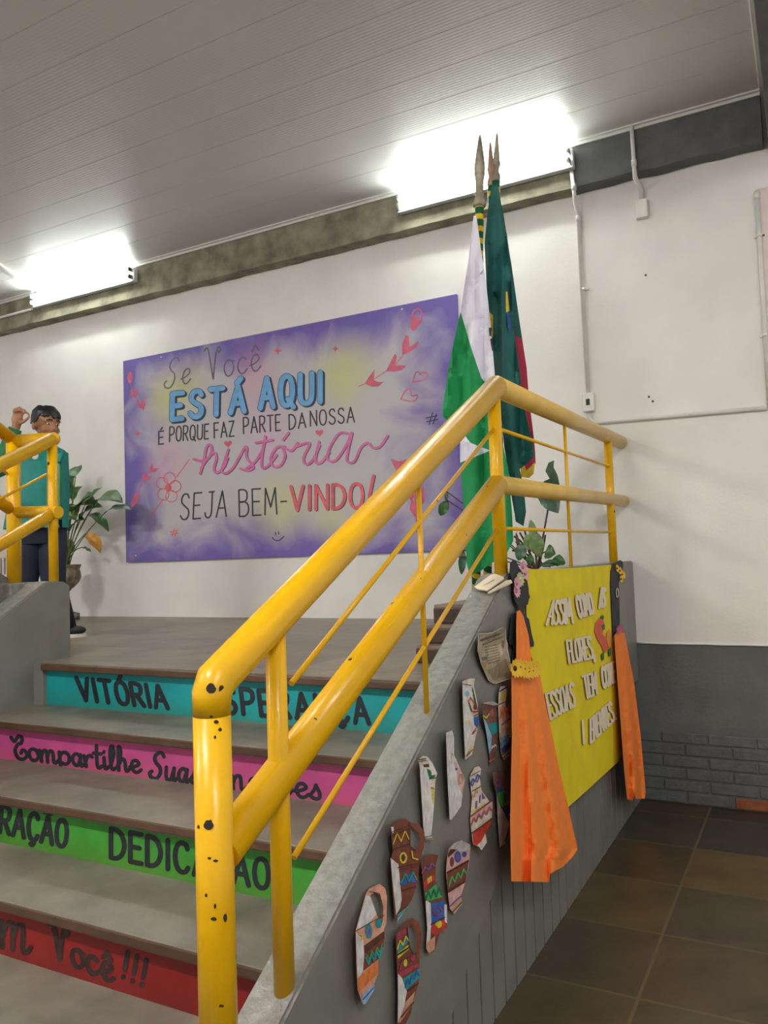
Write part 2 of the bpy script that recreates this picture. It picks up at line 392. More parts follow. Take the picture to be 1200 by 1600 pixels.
def word(chars, bl, br, tl, tr=None, gap=.16):
    """strokes of a word fitted between base-left, base-right, top-left (photo points); one list of strokes per letter"""
    tr = tr or (br[0]+tl[0]-bl[0], br[1]+tl[1]-bl[1])
    W = [glyph(c)[0]/100 if c != ' ' else .3 for c in chars]; tot = sum(W)+gap*(len(chars)-1); x = 0; out = []
    for c, ww in zip(chars, W):
        L = []
        if c != ' ':
            for st in strokes(c)[1]:
                q = []
                for a, b in st:
                    s = (x+a)/tot
                    lo = (bl[0]+(br[0]-bl[0])*s, bl[1]+(br[1]-bl[1])*s); hi = (tl[0]+(tr[0]-tl[0])*s, tl[1]+(tr[1]-tl[1])*s)
                    q.append((lo[0]+(hi[0]-lo[0])*b, lo[1]+(hi[1]-lo[1])*b))
                L.append(q)
        out.append(L); x += ww+gap
    return out
def paint_word(name, chars, bl, br, tl, wd, M, m, parent, tr=None, gap=.16, shadow=None, sm=None, label=None, edge=0, edgem=None):
    bm = B(); mats = [m]
    L = [s for g in word(chars, bl, br, tl, tr, gap) for s in g]
    if shadow:
        mats.append(sm)
        for s in L: ribbon(bm, [(a+shadow[0], b+shadow[1]) for a, b in s], wd+edge, M, 1, 1)
    if edge:
        for s in L: ribbon(bm, s, wd+edge, M, 2.6, 1)
    for s in L: ribbon(bm, s, wd, M, 4.4 if edge else (2.6 if shadow else 1), 0)
    return obj(name, bm, mats, parent, label=label)

# ------------------------------------------------------------------ the room
ZL, ZC = 1.102, 4.19                                  # landing and ceiling heights
XS, XI = 0.0, -0.11                                   # outer and inner face of the right stair wall
XL = -2.319                                           # inner face of the left stair wall
bm = B(); box(bm, (-9, -9, -.1), (5, .1, 0)); struct('floor', bm, M_FLOOR)
bm = B(); box(bm, (-7.5, -2.49, .8), (XI, 0, ZL-.028)); box(bm, (-7.5, -2.56, ZL-.028), (XI, 0, ZL)); struct('floor_landing', bm, M_LAND)
bm = B(); box(bm, (-7.5, 0, .96), (1.6, .15, 4.4))
box(bm, (-7.5, .004, 0), (1.6, .15, .96), mi=1)
bw, bh = .265, .0715
for r in range(6):
    z = r*bh; x = -.15-(bw/2 if r % 2 else 0)+.247-.0
    x = -.15+((.247+.15) % bw)-bw+(bw/2 if r % 2 else 0)
    while x < 1.6:
        redb = r == 0 and .36 < x < .7
        box(bm, (max(x+.006, -.2), -.006, z+.006), (min(x+bw-.006, 1.6), .02, z+bh-.006), .004, 3 if (r == 0 and .5 < x < .66) else 2); x += bw
for x, y, s in ((1009, 430, .006), (1014, 620, .006), (1020, 627, .006)):
    p = pY(x, y, 0); box(bm, (p.x-s, -.002, p.z-s), (p.x+s, .001, p.z+s), mi=4)
struct('wall_back', bm, [M_WALL, M_DADO, M_BRICK, M_BRICKRED, M_DARK])
# slim raised margin where the white paint meets the grey
bm = B()
pts = [V((x, -.003, .962+.003*noise.noise(V((x*9, 0, 0))))) for x in [i*.05 for i in range(0, 33)]]
tube(bm, pts, .006, 6); struct('trim_1', bm, M_WALL, 'thin ragged edge of white paint above the grey lower wall')

# ceiling of ribbed planks: grooves are real gaps between planks
bm = B(); y = -.12; PW = .27; edges = [-.12]; k = -.75
while k > -9: edges.append(k); k -= PW
i = -.75+PW
edges = [-.12, -.48]+edges[1:]
for a, b in zip(edges, edges[1:]): box(bm, (-8, b+.001, ZC), (.88, a-.001, ZC+.012), .0012)
box(bm, (-8, -9, ZC+.006), (.88, 0, ZC+.1), mi=0)
struct('ceiling', bm, M_CEIL)
def beam_y(z): return -.12
bm = B(); box(bm, (-8, -.12, 3.895), (.88, 0, ZC+.1), .004)
for v in list(bm.verts): pass
bmesh.ops.subdivide_edges(bm, edges=[e for e in bm.edges if abs(e.verts[0].co.x-e.verts[1].co.x) > 3], cuts=160)
for v in bm.verts:
    if v.co.z < 3.92: v.co.z += .012*noise.noise(V((v.co.x*5, 1, 0))); v.co.y += .006*noise.noise(V((v.co.x*7, 3, v.co.y)))
for f in bm.faces:
    f.material_index = 1 if f.calc_center_median().x > -.215 else 0
struct('beam_back', bm, [M_CONC, M_CONCGREY], 'rough concrete beam along the top of the back wall')
bm = B(); box(bm, (.908, -9, 3.86), (1.25, 0.0, ZC+.1), .004); struct('beam_right', bm, M_CONCGREY, 'dark grey beam running towards the back wall')
bm = B()
box(bm, (-8, -.155, ZC-.012), (.88, -.12, ZC), .003); box(bm, (-8, -.135, ZC-.03), (.88, -.12, ZC-.010), .003); struct('trim_2', bm, M_TRIM)
bm = B(); box(bm, (.876, -9, ZC-.012), (.908, -.12, ZC), .004); struct('trim_3', bm, M_TRIM)
a, b = pZ(58, 458, ZC-.004), pZ(0, 414, ZC-.004); b = a+(b-a)*1.8
bm = B(); d = (b-a).normalized(); s = V((-d.y, d.x, 0))*.016
vs = [bm.verts.new(p+V((0, 0, h))) for h in (-.008, .006) for p in (a-s, a+s, b+s, b-s)]
for q in ((0, 1, 2, 3), (7, 6, 5, 4), (0, 4, 5, 1), (1, 5, 6, 2), (2, 6, 7, 3), (3, 7, 4, 0)): bm.faces.new([vs[i] for i in q])
struct('trim_4', bm, M_TRIM, 'diagonal joint strip in the ceiling above the left lamp')
# pinkish strip of wall beyond the right conduit
bm = B(); box(bm, (.835, -.012, .964), (1.6, 0, 3.66), .002); struct('wall_right', bm, mat('pale_pink_wall', '#ddcdc8', .7, .04), 'pale pink strip of wall at the far right')

# right stair wall: band that climbs with the stairs, then level along the landing
SL = .587
def top_z(y): return min(1.477, 1.081+SL*(y+3.024))
kY = -2.35
bot = lambda y: .34+SL*(y+2.77)
yf = -4.55
poly = [(yf, 0), (yf, top_z(yf)), (kY-.03, top_z(kY-.03)), (kY+.02, 1.474), (-.004, 1.474), (-.004, .73), (-2.105, .73), (-3.349, 0)]
bm = B(); prism_x(bm, poly, XI, XS)
es = [e for e in bm.edges if e.calc_length() > .05]
bmesh.ops.bevel(bm, geom=es, offset=.007, segments=2, affect='EDGES')
bmesh.ops.subdivide_edges(bm, edges=[e for e in bm.edges if e.calc_length() > .3], cuts=20)
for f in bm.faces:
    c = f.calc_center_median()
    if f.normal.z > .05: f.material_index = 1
struct('wall_stair_right', bm, [M_GREY, M_GREYTOP], 'grey sloping stair wall carrying the banner and the paper vases')
# recessed lower wall with vertical grooves
bm = B(); y = -3.6; GW = .112
while y < -.05:
    y2 = min(y+GW, -.004)
    zt = min(.74, bot((y+y2)/2)+.12)
    if zt > .03: box(bm, (-.09, y+.0065, 0), (-.022, y2-.0065, zt), .002)
    y = y2
box(bm, (-.10, -3.5, 0), (-.062, -.004, .35)); box(bm, (-.1, -2.5, .3), (-.062, -.004, .74))
struct('wall_stair_lower', bm, M_GREY, 'grey lower wall with vertical grooves under the landing')
# left stair wall and the flight beyond it
bm = B()
polyl = [(yf, 0), (yf, top_z(yf)+.03), (-2.50, 1.484), (-2.43, 1.488), (-2.39, 1.482), (-2.352, 1.455), (-2.352, 0)]
prism_x(bm, polyl, XL-.14, XL); bmesh.ops.bevel(bm, geom=[e for e in bm.edges if e.calc_length() > .05], offset=.006, segments=2, affect='EDGES')
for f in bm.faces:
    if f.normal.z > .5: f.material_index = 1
box(bm, (XL-.36, -2.60, .9), (XL-.13, -2.36, 1.484), .006, 1)
struct('wall_stair_left', bm, [M_GREY, M_GREYTOP], 'grey sloping stair wall on the left with chamfered end')
bm = B(); prism_x(bm, [(-2.36, .9), (-2.36, 1.47), (-2.46, 1.52), (-4.5, 2.75), (-4.5, 2.0), (-2.6, .9)], XL-.50, XL-.36); struct('wall_stair_upper', bm, M_GREY, 'grey wall of the flight that climbs back on the left')

# staircase
NOS = [(ZL, -2.585), (.905, -2.90), (.735, -3.242), (.553, -3.545), (.37, -3.86), (.185, -4.17)]
st = thing('staircase', 'stairs with a turquoise, a pink, a green and a red painted riser', 'stairs', ((XL+XI)/2, -3.6, 0))
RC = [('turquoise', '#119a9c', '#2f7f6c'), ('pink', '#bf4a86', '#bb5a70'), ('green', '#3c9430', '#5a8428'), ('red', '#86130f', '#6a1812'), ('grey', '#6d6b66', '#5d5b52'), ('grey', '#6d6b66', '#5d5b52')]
RIS = []
for i, (z, y) in enumerate(NOS):
    zb = NOS[i+1][0] if i+1 < len(NOS) else 0
    xl = XL if i else -2.255
    bm = B(); box(bm, (XL+.002, y+.035, zb-.02), (XI-.002, y+.09, z-.03)); 
    m = riser_mat('%s_riser_paint_%d' % (RC[i][0], i), RC[i][1], RC[i][2], zb, z)
    if i == 0:
        bm.free(); bm = B(); box(bm, (-2.255, y+.035, zb-.02), (XI, y+.09, z-.03))
    rs = obj('riser', bm, m, st, label=RC[i][0]+' painted riser'); RIS.append(rs)
    if i == 0:
        bm = B(); box(bm, (XL, y+.012, zb-.02), (-2.255, y+.09, z-.004), .003); obj('riser_edge', bm, M_GREY, st, label='grey block beside the turquoise riser')
    yb = NOS[i-1][1]+.09 if i else -2.5
    bm = B()
    if i: box(bm, (XL, y+.004, z-.035), (XI, yb, z), .003)
    box(bm, (XL if i else -2.255, y, z-.032), (XI, y+.03, z-.003), .004, 1)
    obj('tread', bm, [M_TREAD, M_NOSE], st)
def MR(i):
    Y = NOS[i][1]+.035
    return lambda u, v, k: pY(u, v, Y-.0005*k)
c6 = crop(0, 1000, 1.765)
def q6(*p): return c6(p)
for i, chars, bl, br, tl, wd, mm, gap in (
    (0, 'VITÓRIA', (222, 165), (463, 189), (210, 104), 7.0, M_BLACKP, .24), (0, 'ESPERANÇA', (574, 197), (1018, 231), (566, 128), 7.4, M_BLACKP, .3),
    (1, ['Cc']+list('ompartilhe'), (36, 326), (388, 366), (30, 262), 5.8, M_BLACKP, .04), (1, ['Sc']+list('uas'), (412, 380), (548, 396), (416, 308), 6.0, M_BLACKP, .05),
    (1, ['Ec']+list('moções'), (566, 400), (888, 440), (562, 326), 6.0, M_BLACKP, .06),
    (2, 'RAÇÃO', (0, 530), (182, 572), (4, 458), 7.4, M_BLACKP, .22), (2, 'DEDICAÇÃO', (306, 600), (740, 688), (306, 520), 7.8, M_BLACKP, .24),
    (3, 'm', (2, 846), (84, 866), (6, 700), 8.0, M_BLACKR, .1), (3, ['Vc', 'o', 'c', 'ê'], (138, 870), (312, 944), (134, 775), 7.8, M_BLACKR, .08), (3, '!!!', (338, 930), (400, 956), (344, 856), 7.8, M_BLACKR, .2)):
    a, b, t = q6(bl, br, tl)
    paint_word('lettering', chars, a, b, t, wd, MR(i), mm, RIS[i], gap=gap)

# ------------------------------------------------------------------ right railing
XR = -.035
RA = lambda x, y: pX(x, y, XR)
def rail_pt(y, z): return V((XR, y, z))
rr = thing('railing', 'long yellow pipe railing with chipped post on the right stair wall', 'railing', (XR, -2.3, 1.474))
pc, pm = RA(775, 604), RA(777, 757)
ft, fm = RA(330, 1072), RA(334, 1345)
yc = pc.y; R1 = .042
front = V((XR, ft.y, ft.z))
# lower front post
bm = B(); tube(bm, [V((XR, front.y, top_z(front.y)-.02)), V((XR, front.y, front.z-.055))], .036, 28); fp = obj('front_post', bm, M_RAIL, rr, label='thick chipped end post')
bm = B(); tube(bm, [front-V((0, 0, .055)), front-V((0, -.001, .014)), front+V((0, .016, .010)), V((XR, yc, pc.z))], [.036, .0366, .039, R1], 28); ellipsoid(bm, (XR, yc, pc.z), [V((R1, 0, 0)), V((0, R1, 0)), V((0, 0, R1))]); obj('handrail', bm, M_RAIL, rr)
bm = B(); tube(bm, [V((XR, front.y+.02, fm.z+.01)), V((XR, pm.y, pm.z))], .040, 24); ellipsoid(bm, (XR, pm.y, pm.z), [V((.04, 0, 0)), V((0, .04, 0)), V((0, 0, .04))]); obj('middle_rail', bm, M_RAIL, rr)
e1, e2 = RA(974, 691), RA(979, 784)
bm = B(); tube(bm, [V((XR, yc, pc.z)), V((XR, -.012, e1.z-.01))], .041, 24); obj('landing_handrail', bm, M_RAILP, rr, label='pale yellow level handrail')
bm = B(); tube(bm, [V((XR, pm.y, pm.z)), V((XR, -.012, e2.z))], .036, 24); obj('landing_middle_rail', bm, M_RAILP, rr, label='pale yellow level middle rail')
def rail_z(a, b, y): return a.z+(b.z-a.z)*(y-a.y)/(b.y-a.y)
A1, B1 = front, V((XR, yc, pc.z)); A2, B2 = V((XR, front.y, fm.z)), V((XR, pm.y, pm.z))
p2 = RA(438, 1300); y2 = p2.y
def post(y, z0, z1, r, name='post', m=M_RAIL):
    bm = B(); tube(bm, [V((XR, y, z0)), V((XR, y, z1))], r, 18)
    return obj(name, bm, m, rr)
post(y2, top_z(y2)-.03, rail_z(A1, B1, y2), .0225)
yk = RA(779, 800).y; post(yk, 1.46, pc.z, .0255)
yl = RA(955, 800).y; post(yl, 1.46, e1.z-.01, .024)
yb_ = RA(659, 900).y
for q in ((yb_, top_z(yb_)-.012, rail_z(A1, B1, yb_)), (RA(887, 770).y, 1.46, e1.z)): post(*q, .008, 'baluster')
def rod(a, b, m=M_RAIL, r=.0072):
    bm = B(); a = V((XR, a.y, a.z)); b = V((XR, b.y, b.z)); tube(bm, [a, b], r, 10); obj('rod', bm, m, rr)
rod(RA(455, 1068), RA(773, 668)); rod(RA(459, 1340), RA(776, 828))
rod(RA(785, 672), RA(957, 731)); rod(RA(790, 826), RA(958, 832))
# bare patches where the paint has flaked off
def flake(x, y, rx, ry, axis_p, axis_d, rad, m=M_CHIP):
    bm = B(); d = ray(x, y).normalized(); w0 = CAM-axis_p; u = axis_d.normalized()
    def hit(px, py):
        d = ray(px, py).normalized(); dp = d-u*d.dot(u); wp = w0-u*w0.dot(u)
        a, b_, c = dp.dot(dp), 2*dp.dot(wp), wp.dot(wp)-(rad+.0006)**2; q = b_*b_-4*a*c
        return CAM+d*((-b_-math.sqrt(max(q, 0)))/(2*a))
    ring = [bm.verts.new(hit(x+rx*math.cos(t)*(1+.3*noise.noise(V((t*2, x, y)))), y+ry*math.sin(t)*(1+.3*noise.noise(V((x, t*2, y)))))) for t in [2*math.pi*i/12 for i in range(12)]]
    c = bm.verts.new(hit(x, y))
    for i in range(12): bm.faces.new((c, ring[i], ring[(i+1) % 12]))
    obj('paint_chip', bm, m, fp, label='bare dark spot where paint has flaked')
zax = V((0, 0, 1))
for x, y, a, b in ((330, 1076, 8, 8), (326, 1289, 8, 8), (346, 1078, 4, 8), (310, 1292, 2, 3), (352, 1434, 3, 7), (334, 1436, 5, 3), (327, 1341, 3, 2), (337, 1345, 4, 2), (322, 1399, 2, 3), (336, 1416, 2, 4), (346, 1572, 4, 2), (330, 1120, 3, 2), (338, 1128, 4, 3), (344, 1140, 3, 3), (336, 1152, 2, 3)):
    flake(x, y, a, b, front, zax, .036)

# ------------------------------------------------------------------ left railing
XLR = XL-.06
lr = thing('railing', 'yellow pipe railing turning round the end of the left stair wall before the boy', 'railing', (XLR, -2.4, 1.488))
LC, LM = pX(83, 686, XLR), pX(85, 801, XLR); yq = LC.y; XU = pY(22, 681, yq).x; zU, zUm = LC.z+.02, LM.z+.02
def lp(name, pts, r, seg=20, caps=True):
    bm = B(); tube(bm, pts, r, seg, caps); return obj(name, bm, M_RAIL, lr)
dn = V((0, -1.0, -.525)); upd = V((0, -1.0, .56))
lp('handrail', [V((XLR, yq, LC.z)), V((XLR, yq, LC.z))+dn*1.75], .034)
lp('middle_rail', [V((XLR, yq, LM.z)), V((XLR, yq, LM.z))+dn*1.6], .031)
bm = B(); tube(bm, [V((XLR+.004, yq, LC.z)), V((XU, yq, zU))], .033, 20); ellipsoid(bm, (XLR, yq, LC.z), [V((.035, 0, 0)), V((0, .035, 0)), V((0, 0, .035))]); obj('return_rail', bm, M_RAIL, lr)
bm = B(); tube(bm, [V((XLR+.035, yq, LM.z)), V((XU, yq, zUm))], .031, 20); obj('return_rail', bm, M_RAIL, lr)
lp('upper_handrail', [V((XU, yq, zU)), V((XU, yq, zU))+upd*1.6], .034)
lp('upper_middle_rail', [V((XU, yq, zUm)), V((XU, yq, zUm))+upd*1.6], .031)
lp('post', [V((XLR, yq-.005, 1.47)), V((XLR, yq-.005, LC.z))], .0235)
lp('post', [V((XU, yq-.005, 1.44)), V((XU, yq-.005, zU))], .036)
lp('rod', [pX(73, 741, XLR), pX(73, 741, XLR)+dn*1.6], .007, 8)
lp('rod', [V((XU, yq, zU-.20)), V((XU, yq, zU-.20))+upd*1.4], .007, 8)
bm = B(); tube(bm, [V((XLR-.001, yq-.005, pX(78, 722, XLR).z)), V((XLR-.001, yq-.005, pX(78, 727, XLR).z))], .0238, 18, False); obj('paint_chip', bm, M_CHIP, lr, label='dark worn ring on the left post')

# ------------------------------------------------------------------ lamps
def batten(name, x0, x1, y, z, label, power, axis='x', group='fluorescent lamps'):
    t = thing(name, label, 'lamp', ((x0+x1)/2, y, z), group); zt = z
    em = emit('tube_glow_%s_%.1f' % (name, x0), (.93, 1.0, .95, 1), power)
    bm = B(); box(bm, (x0, y+.035, z-.065), (x1, y+.08, z+.06), .006); box(bm, (x0, y+.024, z-.066), (x1, y+.045, z-.061), .001); obj('housing', bm, M_HOUS, t)
    for dz in (.032, -.03):
        bm = B(); tube(bm, [V((x0+.035, y, z+dz)), V((x1-.035, y, z+dz))], .0145, 14); tb = obj('tube', bm, em, t)
        for xx, sg in ((x0+.035, -1), (x1-.035, 1)):
            bm = B(); tube(bm, [V((xx, y, z+dz)), V((xx+sg*.02, y, z+dz))], .016, 12); box(bm, (xx+sg*.012-.008, y-.012, z+dz-.02), (xx+sg*.012+.008, y+.04, z+dz+.02), .003); obj('lamp_holder', bm, M_CAP, tb)
    return t
YLP = -.205
a0, a1 = pY(46, 476, YLP).x, pY(205, 436, YLP).x
batten('fluorescent_lamp', a0, a1, YLP, 4.085, 'lit twin tube lamp at the far left, above the boy', TUBE_POWER)
a0, a1 = pY(618, 322, YLP).x, pY(894, 256, YLP).x
batten('fluorescent_lamp', a0, a1, YLP, 4.07, 'lit twin tube lamp behind the flag spear tips', TUBE_POWER)
# unseen lamps added as main fill, on the ceiling behind the viewpoint
def fill_batten(x, y):
    t = thing('fluorescent_lamp', 'unseen twin tube fill lamp on the hall ceiling behind the viewpoint', 'lamp', (x, y, ZC), 'unseen hall fill lamps')
    em = emit('fill_tube_%.1f' % x, (1, .98, .92, 1), FILL_POWER)
    bm = B(); box(bm, (x-.65, y-.06, ZC-.05), (x+.65, y+.06, ZC-.001), .006); obj('housing', bm, M_HOUS, t)
    for dy in (-.035, .035):
        bm = B(); tube(bm, [V((x-.61, y+dy, ZC-.075)), V((x+.61, y+dy, ZC-.075))], .0145, 12); obj('tube', bm, em, t)
fill_batten(-4.2, -5.8); fill_batten(-.8, -5.8); fill_batten(2.6, -5.8)

# ------------------------------------------------------------------ conduits
YP = -.02
W = lambda x, y: pY(x, y, YP)
def clip(bm, p, r=.017): tube(bm, [p-V((0, 0, .008)), p+V((0, 0, .008))], r, 12); box(bm, (p.x-.03, -.012, p.z-.007), (p.x+.03, 0, p.z+.007), .002)
def conduit(label, pts, clips=(), boxes=(), slot=False, r=.0125, coll=()):
    P = [V(p) for p in pts]; t = thing('conduit', label, 'pipe', (P[-1].x, 0, P[-1].z))
    bm = B(); tube(bm, P, r, 14)
    for c in coll: tube(bm, [V(c)-V((0, 0, .02)), V(c)+V((0, 0, .02))], r+.004, 14)
    obj('pipe', bm, M_PIPE, t)
    for c in clips:
        bm = B(); clip(bm, V(c)); obj('clip', bm, M_PIPE, t)
    for c in boxes:
        bm = B(); box(bm, (c[0]-.037, -.045, c[1]-.06), (c[0]+.037, 0, c[1]+.06), .006); k = obj('junction_box', bm, M_BOXW, t)
        if slot:
            bm = B(); box(bm, (c[0]-.012, -.048, c[1]-.02), (c[0]+.012, -.044, c[1]+.02), .003); obj('socket_slot', bm, M_DARK, k)
    return t
yb = -.14
p_top, p_a = pY(893, 268, yb), pY(897, 300, yb); p_b = W(903, 330); cl = W(913, 452); bx = W(920, 629)
conduit('white conduit from the lamp down to an outlet box by the railing', [p_top, p_a, V((p_a.x, -.13, p_a.z-.05)), V((p_b.x, YP, p_b.z-.02)), V((bx.x, YP, bx.z))], [V((cl.x, YP, cl.z))], [(bx.x, bx.z)], True, coll=(p_a+V((0, 0, .03)), V((p_b.x, YP, p_b.z-.05))))
q1, q2, q3 = pY(987, 198, yb), pY(991, 262, yb), W(1002, 292); bx = W(1003, 327)
conduit('short bent white conduit crossing the beam to a blank box', [V((q1.x, yb, q1.z)), q2, V((q2.x, -.13, q2.z-.06)), V((q3.x, YP, q3.z-.02)), V((bx.x, YP, bx.z))], [], [(bx.x, bx.z)], coll=(q2+V((0, 0, .03)),))
t1 = W(1182, 298); t2 = W(1199, 635); c1 = W(1187, 368); c2 = W(1195, 524)
conduit('white conduit standing at the far right edge of the wall', [t1, V((t1.x, YP, t2.z))], [V((t1.x, YP, c1.z)), V((t1.x, YP, c2.z))], coll=(t1-V((0, 0, .03)),))
h0, h1, hc = W(924, 661), W(1199, 637), W(1081, 646); bx = W(920, 629)
conduit('level white conduit running right from behind the railing end', [V((bx.x, YP, bx.z-.075)), V((bx.x, YP, h0.z+.03)), V((bx.x+.03, YP, h0.z)), V((t1.x-.016, YP, h1.z))], [V((hc.x, YP, (h0.z+h1.z)/2))])
c0 = pY(0, 497, -.135); c1 = pY(50, 483, -.135)
conduit('white conduit along the beam left of the far lamp', [V((c0.x-.8, -.135, c1.z)), V((c1.x, -.135, c1.z))])

# ------------------------------------------------------------------ mural board
YB = -.03
bl_, tr_, br_ = pY(195.5, 878.6, YB), pY(713, 461, YB), pY(665, 862, YB)
x0, x1, z0, z1 = bl_.x+.012, tr_.x, (bl_.z+br_.z)/2, (pY(196, 562, YB).z+tr_.z)/2
def mural_mat():
    m = mat('mural_paint', '#9c97a8', .7); n, l, b = nodes_of(m)
    tc = n.new('ShaderNodeTexCoord'); s = n.new('ShaderNodeSeparateXYZ'); l.new(tc.outputs['Object'], s.inputs[0])
    ns = n.new('ShaderNodeTexNoise'); ns.inputs['Scale'].default_value = 2.4; ns.inputs['Detail'].default_value = 5; ns.inputs['Distortion'].default_value = .8; l.new(tc.outputs['Object'], ns.inputs['Vector'])
    hw, hh = (x1-x0)/2, (z1-z0)/2
    dx = math_node(n, l, 'SUBTRACT', hw, math_node(n, l, 'ABSOLUTE', s.outputs[0])); dz = math_node(n, l, 'SUBTRACT', hh, math_node(n, l, 'ABSOLUTE', math_node(n, l, 'SUBTRACT', s.outputs[2], hh)))
    d = math_node(n, l, 'MINIMUM', dx, math_node(n, l, 'MULTIPLY', dz, 1.5))
    d = math_node(n, l, 'ADD', d, math_node(n, l, 'MULTIPLY', math_node(n, l, 'SUBTRACT', ns.outputs['Fac'], .5), 1.1))
    rp = n.new('ShaderNodeValToRGB'); e = rp.color_ramp.elements; e[0].position = .06; e[1].position = .52
    e[0].color = lin('#6e5fa8'); e[1].color = lin('#bab6bb'); k = e.new(.28); k.color = lin('#9890b4')
    l.new(d, rp.inputs[0]); col = rp.outputs[0]
    def spot(px, py, r, c, amt):
        nonlocal col
        p = pY(px, py, YB); cx, cz = p.x-(x0+x1)/2, p.z-z0
        a = math_node(n, l, 'SUBTRACT', s.outputs[0], cx); bq = math_node(n, l, 'SUBTRACT', s.outputs[2], cz)
        q = math_node(n, l, 'SQRT', math_node(n, l, 'ADD', math_node(n, l, 'MULTIPLY', a, a), math_node(n, l, 'MULTIPLY', bq, bq)))
        q = math_node(n, l, 'ADD', q, math_node(n, l, 'MULTIPLY', math_node(n, l, 'SUBTRACT', ns.outputs['Fac'], .5), .25))
        mr = n.new('ShaderNodeMapRange'); mr.interpolation_type = 'SMOOTHSTEP'; mr.inputs[1].default_value = 0; mr.inputs[2].default_value = r; mr.inputs[3].default_value = amt; mr.inputs[4].default_value = 0
        l.new(q, mr.inputs[0]); col = mix_node(n, l, mr.outputs[0], col, lin(c))
    Y_ = '#c2c078'
    spot(262, 620, .36, Y_, .75); spot(535, 588, .42, Y_, .7); spot(440, 790, .4, Y_, .6); spot(300, 600, .35, Y_, .45); spot(520, 810, .3, Y_, .5)
    spot(400, 590, .4, '#c98fa6', .5); spot(265, 720, .4, '#c9a0b2', .55); spot(420, 680, .45, '#c7a3bc', .45)
    l.new(col, b.inputs['Base Color']); return m
mb = thing('mural_board', 'large lavender mural board of hand painted words on the back wall', 'mural', ((x0+x1)/2, YB, z0))
bm = B(); box(bm, (x0, YB, z0), (x1, -.002, z1), .002); obj('panel', bm, mural_mat(), mb)
MB = lambda u, v, k: pY(u, v, YB-.0005*k)
cb = crop(180, 440, 2.143)
def qb(*p): return cb(p)
M_GPAINT = mat('grey_brush_paint', '#6a6672', .7, .15); M_CHAR = mat('charcoal_brush_paint', '#3d3c45', .7, .15)
M_BLUEP = mat('sky_blue_paint', '#6fa8d8', .7, .08); M_SHAD = mat('dark_outline_paint', '#3c4350', .7, .1)
M_PINKP = mat('pink_brush_paint', '#cf74a4', .7, .1); M_ROSE = mat('rose_brush_paint', '#d0647c', .7, .1); M_CORAL = mat('coral_brush_paint', '#d9686f', .7, .12); M_MAG = mat('magenta_shadow_paint', '#7b4a70', .7, .1)
def bw_(name, chars, bl, br, tl, wd, m, **k):
    a, b, t = qb(bl, br, tl); paint_word('lettering', chars, a, b, t, wd, MB, m, mb, label=name, **k)
bw_('grey words at the top', ['Sc', 'e'], (163, 360), (250, 338), (172, 262), 2.2, M_GPAINT, gap=.12)
bw_('grey words at the top', ['Vc', 'o', 'c', 'ê'], (300, 332), (486, 296), (298, 224), 2.2, M_GPAINT, gap=.1)
bw_('sky blue capitals', 'ESTÁ', (190, 462), (432, 434), (192, 376), 8.0, M_BLUEP, gap=.36, shadow=(2.6, 2.2), sm=M_SHAD, edge=1.6)
bw_('sky blue capitals', 'AQUI', (486, 424), (690, 402), (486, 326), 8.0, M_BLUEP, gap=.34, shadow=(2.8, 1.8), sm=M_SHAD, edge=1.6)
for chars, bl, br, tl in (('É', (146, 545), (162, 543), (146, 502)), ('PORQUE', (182, 536), (312, 526), (183, 487)), ('FAZ', (332, 524), (398, 517), (331, 474)), ('PARTE', (430, 509), (553, 498), (429, 456)), ('DA', (583, 495), (638, 488), (582, 446)), ('NOSSA', (654, 484), (801, 470), (653, 434))):
    bw_('charcoal capitals', chars, bl, br, tl, 2.3, M_CHAR, gap=.24)
bw_('charcoal capitals', 'SEJA', (218, 798), (372, 786), (222, 712), 2.5, M_CHAR, gap=.26)
bw_('charcoal capitals', 'BEM-', (416, 786), (576, 776), (414, 698), 2.5, M_CHAR, gap=.22)
bw_('coral capitals', 'VINDO', (588, 766), (828, 756), (588, 686), 5.2, M_CORAL, gap=.24, shadow=(1.4, .8), sm=M_SHAD)
bw_('coral exclamation mark', '!', (838, 752), (872, 750), (838, 652), 5.0, M_CORAL, shadow=(1.4, .8), sm=M_SHAD)
# flowing pink word
bm = B()
hist = ['~262,594 300,600 322,570 318,546 304,556 296,600 284,642', '~286,625 310,590 332,572 338,592 330,626 340,640 362,622 376,590', '~378,562 366,600 356,632 370,642 396,620 430,560 440,556 440,590 462,620 444,632 418,626', '~440,626 470,600 494,560 502,518|~502,518 490,590 492,622 510,618 540,580', '470,540 526,530', '~566,552 540,556 520,590 528,618 552,616 568,586 562,556 590,566 610,540', '~606,552 640,540 650,546 630,590 640,612 662,596 684,548', '~682,536 672,580 672,606 690,604 716,572', '~790,512 750,508 716,560 712,596 738,598 772,550 792,506 780,560 776,600 800,602 822,556 846,540 862,556 886,552 912,516', '~562,530 580,506']
pb = []
for s in hist:
    for q in s.split('|'):
        p = [tuple(float(v) for v in k.split(',')) for k in q.lstrip('~').split()]
        pb.append(cb(catmull(p, 6) if len(p) > 2 else p))
for p in pb: ribbon(bm, [(a+1.5, b+.9) for a, b in p], 3.6, MB, 1, 1)
for p in pb: ribbon(bm, p, 3.8, MB, 2.6, 0)
obj('lettering', bm, [M_PINKP, M_MAG], mb, label='flowing pink word across the middle')
